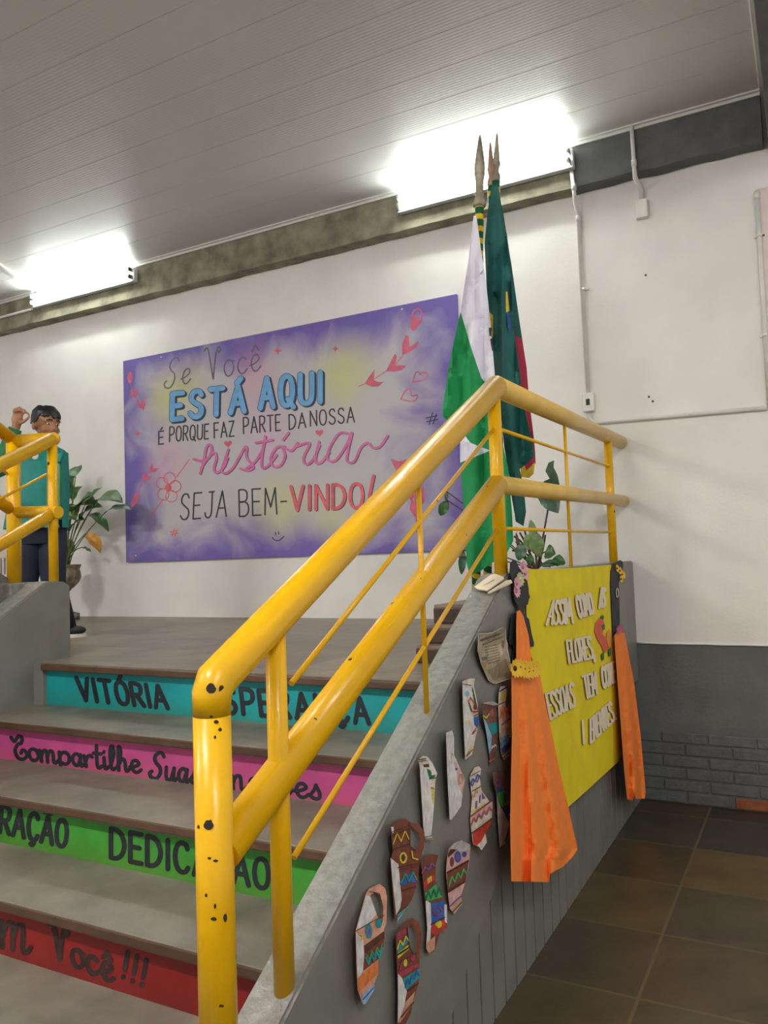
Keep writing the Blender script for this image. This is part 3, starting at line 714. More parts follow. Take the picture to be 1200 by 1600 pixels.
# motifs
def heart(cx, cy, s, a=0):
    o = []
    for i in range(25):
        t = 2*math.pi*i/24; x = 16*math.sin(t)**3/16; y = -(13*math.cos(t)-5*math.cos(2*t)-2*math.cos(3*t)-math.cos(4*t))/16
        o.append((cx+s*(x*math.cos(a)-y*math.sin(a)), cy+s*(x*math.sin(a)+y*math.cos(a))))
    return o
def motif(label, m, fills=(), lines=(), wd=1.6):
    bm = B()
    for f in fills: patch(bm, f, MB, 0, layer=2)
    for s in lines: ribbon(bm, s, wd, MB, 2)
    obj('motif', bm, m, mb, label=label)
def leafpair(x, y, a, s, spread=.55):
    out = []
    for sg in (-1, 1):
        th = a+sg*spread; d = (math.cos(th), math.sin(th)); n_ = (-d[1], d[0])
        out.append([(x, y), (x+d[0]*s*.45+n_[0]*s*.2, y+d[1]*s*.45+n_[1]*s*.2), (x+d[0]*s, y+d[1]*s), (x+d[0]*s*.5-n_[0]*s*.2, y+d[1]*s*.5-n_[1]*s*.2)])
    return out
ct = crop(540, 460, 6.667)
fl = []
for f in ([(200, 930), (240, 860), (300, 785), (300, 860), (285, 890), (345, 915), (400, 908), (340, 960), (270, 962)], [(420, 800), (460, 720), (515, 615), (535, 640), (515, 740), (570, 735), (635, 745), (580, 790), (500, 805)], [(590, 635), (590, 520), (625, 420), (660, 440), (665, 550), (765, 485), (745, 545), (660, 605)]): fl.append(ct(f))
motif('pink branch of heart shaped leaves', M_ROSE, fl, [ct([(135, 958), (200, 930), (300, 880), (420, 800), (520, 730), (590, 640)])], 1.2)
motif('pink rosebud', M_ROSE, [ct(ellipse(720, 300, 40, 80, 16, .25))], [ct(ellipse(740, 240, 55, 90, 22, .2)+[(795, 240)])], 2.4)
motif('pair of outlined coral hearts', M_CORAL, [], [ct(catmull([(700, 915), (730, 815), (770, 815), (775, 840), (800, 815), (850, 825), (840, 880), (700, 915)], 4)), ct(catmull([(575, 1090), (620, 1010), (670, 985), (685, 1050), (700, 1060), (745, 1045), (740, 1090), (690, 1115), (575, 1090)], 4))], 1.7)
def hashmark(cx, cy, s, m):
    motif('small hash mark', m, [], [[(cx-s, cy-s*.1), (cx+s*.9, cy-s*.5)], [(cx-s*.9, cy+s*.55), (cx+s, cy+s*.15)], [(cx-s*.5, cy+s), (cx+s*.1, cy-s)], [(cx+s*.2, cy+s*.9), (cx+s*.75, cy-s*.8)]], 1.6)
hashmark(675, 654, 9, M_CHAR); hashmark(272, 832, 6, M_CORAL)
for x, y, s in ((524, 545, 6), (215, 677, 6), (434, 548, 7)):
    motif('small coral star', M_CORAL, [[(x, y-s), (x+s*.25, y-s*.25), (x+s, y), (x+s*.25, y+s*.25), (x, y+s), (x-s*.25, y+s*.25), (x-s, y), (x-s*.25, y-s*.25)]])
for x_, y_ in ((378, 543), (684, 506)): motif('coral heart dotting the pink word', M_CORAL, [heart(*qb((x_, y_))[0], 6.2, -.1)])
motif('painted smiling face', M_CHAR, [], [qb(*catmull([(526, 856), (535, 866), (550, 866), (565, 853)], 5)), qb((536, 840), (537, 848)), qb((547, 838), (548, 846))], 1.6)
petal = []
for i in range(5):
    a = -1.4+i*2*math.pi/5; petal.append(ellipse(263+11*math.cos(a), 762+15*math.sin(a), 9, 9, 14)+[(263+11*math.cos(a)+9, 762+15*math.sin(a))])
motif('coral flower outline', M_CORAL, [ellipse(263, 762, 5, 7)], petal+[[(276, 745), (285, 733), (296, 718)], [(255, 780), (244, 795), (235, 810)]], 1.5)
motif('pink twig at the lower left', M_ROSE, leafpair(224, 752, -1.0, 16, .45)+leafpair(235, 738, -.9, 15, .45)+[ellipse(211, 781, 4, 13, 12, .4)], [[(206, 795), (222, 755), (238, 730)]], 1.2)
motif('pink twig at the upper left', M_ROSE, leafpair(211, 622, -1.7, 16, .35)+leafpair(224, 640, -1.9, 18, .35)+[ellipse(203, 590, 4, 9, 12)], [[(204, 600), (210, 620), (225, 641)]], 1.1)
motif('pink tulip beside the railing', M_ROSE, [[(610, 717), (624, 721), (641, 716), (634, 736), (622, 742)], [(634, 772), (646, 758), (656, 768), (641, 782)], leafpair(651, 812, -1.5, 36, .3)[0], leafpair(650, 800, -1.5, 44, .2)[1]], [[(652, 830), (650, 770)]], 4)
for x, y in ((252, 558), (628, 483), (690, 850), (212, 868)):
    p = pY(x, y, YB); bm = B(); lathe(bm, (p.x, YB-.003, p.z), [(.006, 0), (.006, .003)], 10, axis=V((0, 1, 0))); obj('screw', bm, M_BOXW, mb)

# ------------------------------------------------------------------ stepped wooden stand and the three flags
ws = thing('wooden_stand', 'dark brown stepped wooden stand on the landing under the flags', 'stand', (-.31, -1.7, ZL))
for za, zb, ya, xa in ((ZL, 1.163, -2.129, -.497), (1.163+.012, 1.24, -2.05, -.486), (1.24+.012, 1.322, -1.97, -.483)):
    bm = B(); box(bm, (xa, ya, za), (-.115, -1.28, zb), .006)
    box(bm, (xa+.004, ya+.004, zb), (-.118, -1.284, zb+.012), 0, 1); obj('tier', bm, [M_WOOD, M_WOODL], ws)
ZT = 1.334
def flag(label, top, botpx, Y, spear, polys, mats, fold, seed, m_sp, ytilt=0.0):
    pt, pb = pY(top[0], top[1], Y), pY(botpx[0], botpx[1], Y)
    k = (ZT-pt.z)/(pb.z-pt.z); base = V((pt.x+(pb.x-pt.x)*k, Y, ZT))
    t = thing('flag', label, 'flag', base)
    bm = B(); tube(bm, [base, pt], .0205, 20); obj('pole', bm, M_POLE, t)
    ax = (pt-base).normalized(); bm = B(); lathe(bm, pt, spear, 16, 0, ax); obj('spear_tip', bm, m_sp, t)
    v0, u0_ = top[1], top[0]
    def M(u, v, k):
        a = (u-u0_)/max(v-v0+60, 20); s = min(1, max(0, (v-v0)/160))
        f = fold*s*(math.sin(a*62+seed)+.45*math.sin(a*131+seed*2.1+v*.006))+fold*.5*s*math.sin(v*.021+seed)*a
        return pY(u, v, Y-.058+f-.001*k)
    bm = B()
    for outer, mi, ly in polys: patch(bm, outer, M, 7, mi=mi, layer=ly)
    bmesh.ops.remove_doubles(bm, verts=bm.verts[:], dist=2e-4)
    o = obj('flag_cloth', bm, mats, t); s = o.modifiers.new('cloth_thickness', 'SOLIDIFY'); s.thickness = .0012; s.offset = -1
    return t
SP1 = [(.019, 0), (.030, .004), (.034, .02), (.022, .045), (.019, .08), (.020, .13), (.026, .16), (.024, .175), (.027, .19), (.017, .27), (.006, .34), (.001, .352)]
SP2 = [(.018, 0), (.022, .01), (.02, .035), (.013, .05), (.019, .085), (.016, .11), (.012, .16), (.006, .22), (.001, .245)]
g1 = [(740, 337), (744, 337), (756, 420), (766, 500), (771, 560), (776, 640), (786, 690), (794, 730), (800, 800), (802, 845), (790, 868), (768, 880), (750, 893), (734, 899), (729, 880), (725, 800), (719, 722), (718, 672), (692, 652), (691, 642), (700, 580), (716, 500), (722, 470), (733, 400)]
flag('white and green flag on the nearest pole, hanging lowest', (749, 324), (744, 918), -1.66, SP1,
     [([(740, 337), (744, 337), (756, 420), (766, 500), (771, 560), (776, 620), (752, 590), (735, 540), (720, 488), (722, 470), (733, 400)], 0, 0),
      ([(720, 488), (735, 540), (752, 590), (776, 620), (778, 660), (784, 690), (766, 704), (735, 692), (721, 672), (692, 652), (691, 642), (700, 580), (714, 510)], 1, 0),
      ([(719, 671), (735, 692), (766, 704), (784, 690), (790, 730), (766, 704), (719, 723)] if False else [(719, 671), (735, 692), (766, 704), (719, 723)], 0, 0),
      ([(719, 723), (766, 704), (784, 690), (794, 730), (800, 800), (802, 845), (790, 868), (768, 880), (750, 893), (734, 899), (729, 880), (725, 800)], 1, 0),
      ([(764, 512), (767, 512), (768, 526), (765, 524)], 2, 1), ([(766, 530), (769, 528), (771, 548), (769, 548)], 2, 1)], [M_FLW, M_FLG, M_DARK], .030, .7, M_SPEAR)
flag('deep green flag with yellow and blue on the middle pole', (775, 284), (762, 892), -1.52, SP2,
     [([(768, 290), (778, 288), (782, 312), (791, 370), (799, 440), (803, 510), (806, 540), (812, 580), (815, 615), (822, 650), (828, 678), (835, 712), (826, 722), (812, 733), (818, 760), (822, 800), (818, 822), (806, 815), (800, 780), (795, 740), (788, 700), (782, 640), (774, 590), (768, 540), (760, 440), (757, 380), (762, 330)], 0, 0),
      ([(763, 486), (774, 496), (773, 520), (767, 532), (764, 512)], 1, 2), ([(788, 455), (793, 456), (796, 486), (791, 488)], 1, 2), ([(791, 488), (796, 486), (799, 512), (795, 520)], 2, 2)], [M_FLD, M_FLY, M_FLB], .034, 2.3, M_SPEAR)
flag('green, red and yellow flag on the rearmost pole', (768, 292), (785, 872), -1.36, SP2,
     [([(770, 297), (776, 290), (786, 330), (800, 420), (810, 490), (816, 530), (798, 520), (788, 470), (778, 380)], 0, 0),
      ([(798, 520), (816, 530), (823, 575), (826, 615), (829, 643), (833, 674), (836, 704), (837, 724), (822, 735), (810, 690), (800, 600)], 1, 0),
      ([(812, 690), (822, 735), (836, 722), (834, 740), (826, 747), (814, 745)], 2, 0)], [M_FLD, M_FLR, M_FLY], .016, 4.1, M_SPEARP)

# ------------------------------------------------------------------ plants
def leaf(bm, base, tip, w_, nrm, droop=.0, fold=.25, mi=0, n=10, shape=.9):
    base, tip = V(base), V(tip); d = tip-base; L = d.length; t = d.normalized(); n_ = V(nrm); n_ = (n_-t*n_.dot(t)).normalized(); s = t.cross(n_)
    rows = []
    for i in range(n+1):
        q = i/n; wid = w_*.5*(math.sin(math.pi*min(1, q**shape))**.75 if 0 < q < 1 else 0)+.0008
        c = base+d*q+n_*(droop*L*(q*(1-q)*4-0)*.5)
        rows.append([bm.verts.new(c+s*wid*k+n_*(abs(k)*wid*fold+.006*math.sin(q*14+k*2)*abs(k))) for k in (-1, -.5, 0, .5, 1)])
    for a, b in zip(rows, rows[1:]):
        for j in range(4):
            f = bm.faces.new((a[j], a[j+1], b[j+1], b[j])); f.smooth = True; f.material_index = mi
def leaf_part(parent, base, tip, w_, nrm, m, **k):
    bm = B(); leaf(bm, base, tip, w_, nrm, **k); o = obj('leaf', bm, m, parent); s = o.modifiers.new('thickness', 'SOLIDIFY'); s.thickness = .0012; return o
def stalk(parent, pts, r, m, name='stalk'):
    bm = B(); tube(bm, catmull([tuple(p) for p in pts], 5) if len(pts) > 2 else pts, r, 8); return obj(name, bm, m, parent)
tocam = lambda p: (CAM-V(p)).normalized()
YPL = -.34
LP = lambda x, y, dy=0: pY(x, y, YPL+dy)
pc_ = LP(100, 882)
pl = thing('potted_plant', 'leafy green plant in a brown pot on the landing behind the boy', 'plant', (pc_.x, YPL, ZL))
zr, zb2 = LP(112, 882).z, LP(112, 921).z
bm = B(); H = zr-zb2
lathe(bm, (pc_.x, YPL, zb2), [(.055, 0), (.085, .02), (.125, H*.3), (.142, H*.5), (.138, H*.68), (.128, H*.8), (.14, H*.93), (.143, H), (.128, H), (.12, H-.03)], 28); pot = obj('pot', bm, M_POTC, pl)
bm = B(); lathe(bm, (pc_.x, YPL, zr-.03), [(.122, 0), (.06, .012), (.001, .016)], 20); obj('soil', bm, M_SOIL, pot)
bm = B(); lathe(bm, (pc_.x, YPL, ZL), [(.125, 0), (.125, .05), (.06, .07), (.035, .1), (.035, zb2-ZL-.03), (.06, zb2-ZL)], 24); obj('pedestal', bm, M_POTC, pl)
root = V((pc_.x+.02, YPL, zr-.01))
for tipb, tip, w_, m, dr in (((108, 830), (132, 812), .10, M_LEAF, .2), ((102, 826), (88, 812), .1, M_LEAF, .2), ((114, 790), (128, 760), .10, M_LEAF, .2), ((122, 800), (146, 772), .13, M_LEAF, .2), ((104, 815), (124, 792), .14, M_LEAFL, .25), ((126, 812), (160, 792), .12, M_LEAF, .3), ((98, 780), (108, 752), .14, M_LEAFG, .2), ((118, 745), (103, 738), .17, M_LEAF, .2), ((100, 775), (116, 745), .16, M_LEAF, .2), ((100, 790), (121, 768), .10, M_LEAFG, .1), ((130, 795), (158, 762), .075, M_LEAF, .1), ((146, 790), (192, 786), .15, M_LEAF, .35), ((165, 800), (206, 797), .07, M_LEAFG, .2), ((138, 803), (170, 831), .065, M_LEAF, .3), ((112, 800), (150, 790), .16, M_LEAFL, .3), ((118, 812), (97, 800), .1, M_LEAFL, .2), ((110, 842), (104, 870), .08, M_LEAFL, .1), ((134, 833), (157, 864), .075, M_LEAFO, .3), ((96, 792), (82, 770), .12, M_LEAF, .2), ((128, 855), (143, 863), .02, M_STEM, .2), ((90, 800), (66, 792), .12, M_LEAF, .3), ((105, 800), (88, 835), .1, M_LEAF, .2)):
    dy = rnd.uniform(-.08, .1); b_ = LP(*tipb, dy); t_ = LP(*tip, dy+rnd.uniform(-.03, .03))
    nr = tocam(b_)*.75+V((0, 0, 1))
    lf = leaf_part(pl, b_, t_, w_*1.45, nr, m, droop=dr)
    mid = (root+b_)*.5+V((0, 0, .04)); stalk(lf, [root+V((rnd.uniform(-.03, .03), rnd.uniform(-.03, .03), 0)), mid, b_], .0045, M_STEM)
YQ = -.5
LQ = lambda x, y, dy=0: pY(x, y, YQ+dy)
rootb = LQ(838, 905); zq = rootb.z
p2 = thing('potted_plant', 'trailing plant with one tall folded leaf behind the banner wall', 'plant', (rootb.x, YQ, ZL))
bm = B(); lathe(bm, (rootb.x, YQ, ZL), [(.10, 0), (.12, .05), (.15, .24), (.165, zq-ZL-.03), (.17, zq-ZL), (.15, zq-ZL), (.145, zq-ZL-.03)], 24); pot = obj('pot', bm, M_POTC, p2)
bm = B(); lathe(bm, (rootb.x, YQ, zq-.035), [(.146, 0), (.001, .01)], 18); obj('soil', bm, M_SOIL, pot)
def plq(b, t, w_, m, base=(838, 890), dr=.2, dy=0, shape=.9, sm=M_STEMB, fold=.25, nz=.3):
    B_, T_ = LQ(*b, dy), LQ(*t, dy); lf = leaf_part(p2, B_, T_, w_, tocam(B_)+V((0, 0, nz)), m, droop=dr, shape=shape, fold=fold)
    r_ = LQ(*base); stalk(lf, [r_, (r_+B_)*.5+V((0, 0, .03)), B_], .004, sm)
bm = B(); MQ = lambda u, v, k: pY(u, v, YQ+.1+.03*math.sin((u-862)*.12)+.02*math.sin((v-760)*.07))
patch(bm, [(866, 719), (861, 722), (853, 731), (851, 737), (857, 745), (862, 750), (868, 756), (874, 762), (876, 778), (873, 801), (866, 801), (858, 798), (846, 790), (840, 780), (839, 770), (846, 756), (849, 745), (855, 744), (852, 738)] if False else [(866, 719), (857, 723), (852, 736), (859, 748), (850, 752), (841, 764), (839, 775), (846, 790), (856, 797), (868, 801), (873, 802), (876, 778), (874, 755), (871, 742), (865, 730)], MQ, 5)
lf = obj('leaf', bm, M_LEAFG, p2, label='tall folded grey green leaf'); s = lf.modifiers.new('thickness', 'SOLIDIFY'); s.thickness = .0015
bm = B(); tube(bm, [LQ(841, 890), LQ(846, 850), LQ(851, 825), pY(856, 797, YQ+.1)], .0055, 8); obj('stalk', bm, M_STEMB, lf)
plq((836, 848), (829, 812), .05, M_LEAFL, dr=.1); plq((840, 868), (836, 830), .09, M_LEAFL, dr=.2); plq((836, 862), (822, 835), .09, M_LEAFL, dr=.2)
plq((818, 848), (810, 876), .07, M_LEAFG); plq((812, 862), (806, 832), .02, M_STEMB); plq((846, 872), (832, 842), .05, M_LEAFL)
plq((852, 862), (868, 866), .09, M_LEAF, shape=.6, dr=.1); plq((872, 884), (874, 866), .08, M_LEAF, shape=.6); plq((860, 886), (858, 874), .1, M_LEAFG, shape=.6, dr=.1); plq((826, 880), (832, 868), .05, M_LEAF)
for a, b in (((812, 832), (834, 886)), ((820, 830), (830, 885)), ((824, 838), (846, 880)), ((800, 860), (832, 872)), ((806, 846), (828, 888)), ((852, 836), (842, 884)), ((803, 838), (822, 860))):
    stalk(p2, [LQ(*a), (LQ(*a)+LQ(*b))*.5+V((0, .02, .01)), LQ(*b)], .006, M_STEMB)
plq((699, 782), (688, 806), .07, M_LEAF, dr=.1, dy=.2); plq((698, 768), (697, 783), .025, M_LEAFG, dy=.2); plq((724, 860), (721, 898), .05, M_LEAFG, dy=.2, dr=.1); plq((702, 870), (697, 897), .022, M_LEAFG, dy=.2, dr=.1)

# ------------------------------------------------------------------ paper work on the right stair wall
X0 = .004
def paper(name, label, cat, outline, mats, layers=(), lines=(), holes=(), cl=0, cr=0, ctop=0, cbot=0, grid=5, group=None, x0=.006, thick=.0006):
    us = [p[0] for p in outline]; vs = [p[1] for p in outline]; ua, ub, va, vb = min(us), max(us), min(vs), max(vs)
    def M(u, v, k):
        t = (u-ua)/(ub-ua); s = (v-va)/(vb-va)
        return pX(u, v, x0+cl*max(0, 1-t*1.6)**2+cr*max(0, 1-(1-t)*1.6)**2+ctop*max(0, 1-s*3)**2+cbot*max(0, 1-(1-s)*3)**2+.0005*k)
    c = pX((ua+ub)/2, (va+vb)/2, 0); t = thing(name, label, cat, (0, c.y, c.z), group)
    bm = B(); patch(bm, outline, M, grid, holes); o = obj('paper', bm, mats[0], t); s = o.modifiers.new('thickness', 'SOLIDIFY'); s.thickness = thick; s.offset = -1
    if layers or lines:
        bm = B(); used = []
        def idx(m):
            if m not in used: used.append(m)
            return used.index(m)
        for j, (pl_, m) in enumerate(layers): patch(bm, pl_, M, grid, mi=idx(m), layer=1+.25*j)
        for j, (ln, wd, m) in enumerate(lines): ribbon(bm, ln, wd, M, 4+.12*j, idx(m))
        obj('drawing', bm, used, t)
    return t, M
def ink(name, c): return mat('crayon_'+name, c, .75, .14, 40)
K_BR, K_RD, K_SAL, K_WH, K_YE, K_BK = ink('brown', '#7a3f2a'), ink('red', '#c23a2a'), ink('salmon', '#d49a7e'), ink('white', '#dcd8d6'), ink('yellow', '#d9c23a'), ink('black', '#2a2422')
K_BL, K_TE, K_GR, K_PU, K_DK, K_OR, K_PK, K_CR, K_LB = ink('blue', '#2f5fae'), ink('teal', '#1f8f96'), ink('green', '#3fa65a'), ink('purple', '#7a5aa8'), ink('dark_brown', '#54301f'), ink('orange', '#dd7a3c'), ink('pink', '#dba8a4'), ink('cream', '#d8ccb8'), ink('light_blue', '#8fb8d4')
k6, k7 = crop(540, 1260, 4.705), crop(640, 1040, 5.333)
def zig(x0, y0, x1, y1, n, h): return [(x0+(x1-x0)*i/(2*n), y0+(y1-y0)*i/(2*n)-(h if i % 2 else 0)) for i in range(2*n+1)]
G_ = 'paper vases on the stair wall'
# jug a
O = k6([(75, 915), (150, 640), (175, 605), (250, 570), (290, 600), (305, 660), (300, 860), (282, 900), (290, 960), (270, 1060), (240, 1130), (240, 1230), (212, 1300), (215, 1340), (145, 1458), (125, 1450), (90, 1350), (80, 1150)])
paper('paper_vase', 'salmon paper jug with a folded white corner, lowest and furthest left', 'paper vase', O, [K_SAL],
      [(k6([(75, 915), (150, 650), (182, 668), (228, 795), (160, 868)]), K_WH), (k6([(75, 922), (130, 980), (135, 1100), (128, 1210), (90, 1265), (80, 1100)]), K_WH), (k6([(135, 1025), (285, 915), (288, 965), (140, 1085)]), K_DK), (k6([(140, 1085), (288, 965), (270, 1060), (240, 1125), (130, 1210)]), K_BR), (k6([(95, 1262), (240, 1130), (240, 1225), (95, 1372)]), K_OR), (k6([(120, 1390), (212, 1310), (214, 1340), (145, 1457), (125, 1449)]), K_LB), (k6(ellipse(170, 918, 26, 54)), K_TE), (k6(ellipse(170, 918, 14, 34)), K_PU), (k6(ellipse(245, 860, 24, 34)), K_TE)],
      [(k6([(75, 915), (160, 868), (285, 800)]), 1, K_BK), (k6(zig(150, 1110, 270, 1040, 3, -60)), 3, K_TE), (k6(zig(155, 1090, 270, 1010, 3, -50)), 1.5, K_GR), (k6([(100, 940), (125, 945), (115, 985)]), 2, K_YE), (k6([(175, 625), (250, 640), (275, 740), (268, 850)]), 1, K_BK), (k6([(130, 1420), (210, 1330)]), 1.5, K_BL)], [k6([(182, 655), (215, 630), (250, 650), (272, 740), (265, 830), (238, 822), (228, 790)])], cl=.02, cr=.012, cbot=.01, group=G_)
# jug b
O = k6([(335, 150), (400, 100), (440, 88), (475, 120), (540, 130), (580, 190), (575, 300), (545, 400), (530, 560), (490, 680), (460, 730), (375, 855), (360, 800), (345, 600), (330, 400), (350, 330), (340, 250)])
paper('paper_vase', 'dark brown paper jug with yellow zigzags and rings', 'paper vase', O, [K_BR],
      [(k6([(330, 378), (388, 425), (412, 680), (402, 745), (372, 800), (350, 600)]), K_WH), (k6([(385, 790), (462, 728), (455, 745), (378, 852)]), K_LB), (k6(ellipse(425, 378, 28, 42)), K_YE), (k6(ellipse(425, 378, 17, 28)), K_DK), (k6([(395, 570), (440, 480), (460, 510), (490, 470), (522, 560), (470, 560), (430, 580)]), K_BL), (k6([(334, 152), (352, 150), (356, 190), (342, 200)]), K_WH)],
      [(k6(zig(350, 275, 466, 240, 2, 70)), 1.6, K_YE), (k6([(340, 190), (470, 140)]), 1, K_BK), (k6([(340, 215), (470, 165)]), 1, K_BK), (k6([(345, 320), (470, 275)]), 1.2, K_BK), (k6([(385, 450), (530, 420)]), 1.2, K_BK), (k6([(395, 470), (530, 440)]), 1, K_DK), (k6(zig(410, 560, 525, 540, 2, 60)), 1.6, K_GR), (k6([(410, 620), (515, 590)]), 1.2, K_BK), (k6([(488, 330), (495, 380), (530, 390)]), 2, K_YE), (k6([(380, 820), (460, 740)]), 1.2, K_GR), (k6([(385, 790), (455, 730)]), 1, K_BK), (k6([(470, 115), (474, 290), (520, 330)]), 1, K_BK)], [k6([(477, 140), (535, 195), (550, 250), (520, 328), (477, 290)])], cl=.02, cr=.014, group=G_)
# jug c
O = k6([(370, 940), (420, 870), (490, 820), (540, 850), (560, 930), (545, 1100), (540, 1200), (540, 1300), (500, 1420), (480, 1520), (430, 1620), (380, 1620), (385, 1350), (375, 1100)])
paper('paper_vase', 'brown paper jug with crimson, teal and yellow bands, below the dark brown jug', 'paper vase', O, [K_BR],
      [(k6([(378, 935), (452, 890), (455, 930), (380, 985)]), ink('crimson', '#a63a4c')), (k6([(378, 1040), (462, 940), (470, 985), (382, 1080)]), K_TE), (k6([(382, 1080), (470, 1010), (472, 1045), (385, 1120)]), K_YE), (k6([(385, 1225), (535, 1150), (538, 1175), (400, 1262)]), ink('crimson', '#a63a4c')), (k6([(420, 1270), (542, 1190), (542, 1260), (450, 1350)]), K_TE), (k6([(384, 1230), (415, 1262), (450, 1360), (430, 1480), (384, 1590), (386, 1350)]), K_WH), (k6([(440, 1440), (510, 1360), (490, 1460), (400, 1590), (384, 1592)]), K_SAL), (k6(ellipse(440, 1150, 14, 28)), K_YE), (k6(ellipse(495, 1110, 18, 30)), ink('crimson', '#a63a4c'))],
      [(k6([(385, 1090), (470, 1035)]), 2.4, K_BK), (k6(zig(380, 1050, 465, 990, 2, 50)), 2, K_YE), (k6(zig(440, 1330, 540, 1240, 3, 45)), 2, K_BL), (k6([(455, 1360), (535, 1300)]), 1.6, K_BK), (k6([(452, 890), (470, 1030), (500, 1090)]), 1.2, K_BK), (k6([(400, 1200), (420, 1120)]), 2, ink('crimson', '#a63a4c')), (k6([(385, 1150), (535, 1070)]), 1, K_BK), (k6([(410, 1550), (500, 1440)]), 2, K_DK)], [k6([(458, 885), (490, 872), (525, 950), (520, 1060), (500, 1088), (472, 1020)])], cl=.016, cr=.016, group=G_)
# slim d
O = k6([(555, 400), (600, 360), (640, 350), (685, 360), (665, 420), (660, 540), (680, 600), (710, 660), (745, 720), (745, 890), (690, 930), (660, 1050), (610, 1085), (590, 1040), (600, 900), (585, 700), (570, 560)])
paper('paper_vase', 'slim paper vase with brown neck and bright blue band', 'paper vase', O, [K_BR],
      [(k6([(572, 555), (652, 500), (656, 540), (580, 595)]), K_RD), (k6([(600, 530), (632, 508), (634, 545), (602, 570)]), K_YE), (k6([(583, 640), (665, 570), (712, 665), (600, 700)]), K_GR), (k6([(588, 690), (625, 710), (632, 880), (620, 1000), (592, 1045), (600, 900)]), K_WH), (k6([(628, 715), (728, 690), (726, 820), (630, 865)]), K_BL), (k6([(726, 720), (745, 722), (745, 860), (728, 850)]), K_WH), (k6([(630, 870), (728, 830), (745, 890), (690, 930), (660, 950), (625, 930)]), K_RD), (k6(ellipse(685, 865, 24, 30)), K_YE), (k6([(600, 1000), (660, 950), (655, 1050), (612, 1083), (592, 1045)]), K_SAL)],
      [(k6(zig(562, 490, 655, 440, 2, 30)), 2, K_PU), (k6(zig(590, 690, 710, 650, 3, 60)), 2, ink('dark_green', '#1f6a4a')), (k6([(628, 868), (730, 815)]), 1.4, K_BK), (k6(ellipse(675, 770, 30, 30)+[(705, 770)]), 2, ink('crimson', '#a63a4c'))], cl=.016, cr=.012, group=G_)
# rounded e
O = k6([(745, 400), (760, 310), (800, 270), (850, 250), (915, 280), (915, 340), (905, 430), (880, 560), (850, 650), (855, 720), (800, 790), (765, 750), (750, 600), (740, 480)])
paper('paper_vase', 'rounded paper vase with white flap folded over its top and green zigzag', 'paper vase', O, [K_PK],
      [(k6([(752, 350), (770, 315), (815, 318), (790, 345), (755, 375)]), K_DK), (k6([(765, 312), (800, 270), (850, 250), (915, 280), (916, 318), (850, 335), (812, 312)]), K_WH), (k6([(745, 480), (905, 390), (900, 440), (880, 560), (752, 640)]), K_BR), (k6(ellipse(825, 372, 24, 42)), K_BL), (k6(ellipse(825, 372, 13, 26)), K_PU), (k6(ellipse(782, 408, 15, 36)), K_BR), (k6(ellipse(874, 352, 16, 20)), K_BL)],
      [(k6(zig(760, 585, 890, 500, 3, 55)), 2.2, K_GR), (k6([(745, 490), (905, 402)]), 1.2, K_BK), (k6([(752, 625), (880, 550)]), 1.2, K_BK), (k6([(768, 735), (850, 660)]), 1.8, K_PU), (k6([(775, 755), (855, 690)]), 1.6, K_YE), (k6([(790, 775), (855, 705)]), 1.2, K_BK)], ctop=.03, cl=.012, group=G_)
# f
O = k7([(70, 790), (110, 750), (150, 760), (190, 810), (230, 900), (215, 960), (205, 1150), (195, 1280), (180, 1410), (195, 1445), (130, 1455), (115, 1350), (100, 1100), (85, 830)])
paper('paper_vase', 'mostly white curled paper vase nearest the stair edge', 'paper vase', O, [K_CR],
      [(k7([(85, 825), (140, 855), (175, 960), (188, 1080), (200, 1160), (190, 1290), (178, 1405), (130, 1440), (115, 1350), (100, 1100)]), K_WH), (k7([(112, 825), (160, 818), (164, 845), (116, 848)]), K_DK), (k7([(140, 858), (170, 870), (215, 920), (200, 940), (165, 945)]), ink('dark_green', '#3a4a2a')), (k7([(155, 780), (190, 812), (230, 900), (185, 915)]), K_WH), (k7([(178, 1020), (200, 1020), (208, 1130), (196, 1150)]), K_YE)],
      [(k7([(75, 785), (135, 775)]), 1.4, K_BK), (k7([(78, 800), (140, 790)]), 1, K_BK), (k7([(165, 945), (222, 935)]), 1.2, K_BK), (k7([(178, 1015), (205, 1025)]), 1.2, K_BK), (k7([(128, 1430), (185, 1418)]), 1, K_BK), (k7([(130, 1448), (192, 1440)]), 1.2, K_BK)], cl=.028, cr=.02, group=G_)
# g
O = k7([(305, 560), (355, 540), (370, 600), (370, 740), (420, 860), (460, 950), (440, 1080), (430, 1170), (390, 1230), (345, 1288), (335, 1280), (315, 900)])
paper('paper_vase', 'narrow white paper vase turned to its blank side', 'paper vase', O, [K_WH],
      [(k7([(372, 790), (425, 870), (462, 950), (440, 1070), (405, 990), (385, 900)]), K_PK), (k7(ellipse(390, 860, 10, 18)), K_BL)],
      [(k7([(310, 590), (362, 580)]), 1, K_CR), (k7(ellipse(428, 945, 14, 40)+[(442, 945)]), 1, ink('olive', '#a59a6a')), (k7([(372, 750), (345, 720), (352, 820)]), 1, K_CR), (k7([(440, 900), (462, 950), (438, 1070)]), 1, ink('olive', '#a59a6a'))], cl=.03, cr=.01, group=G_)
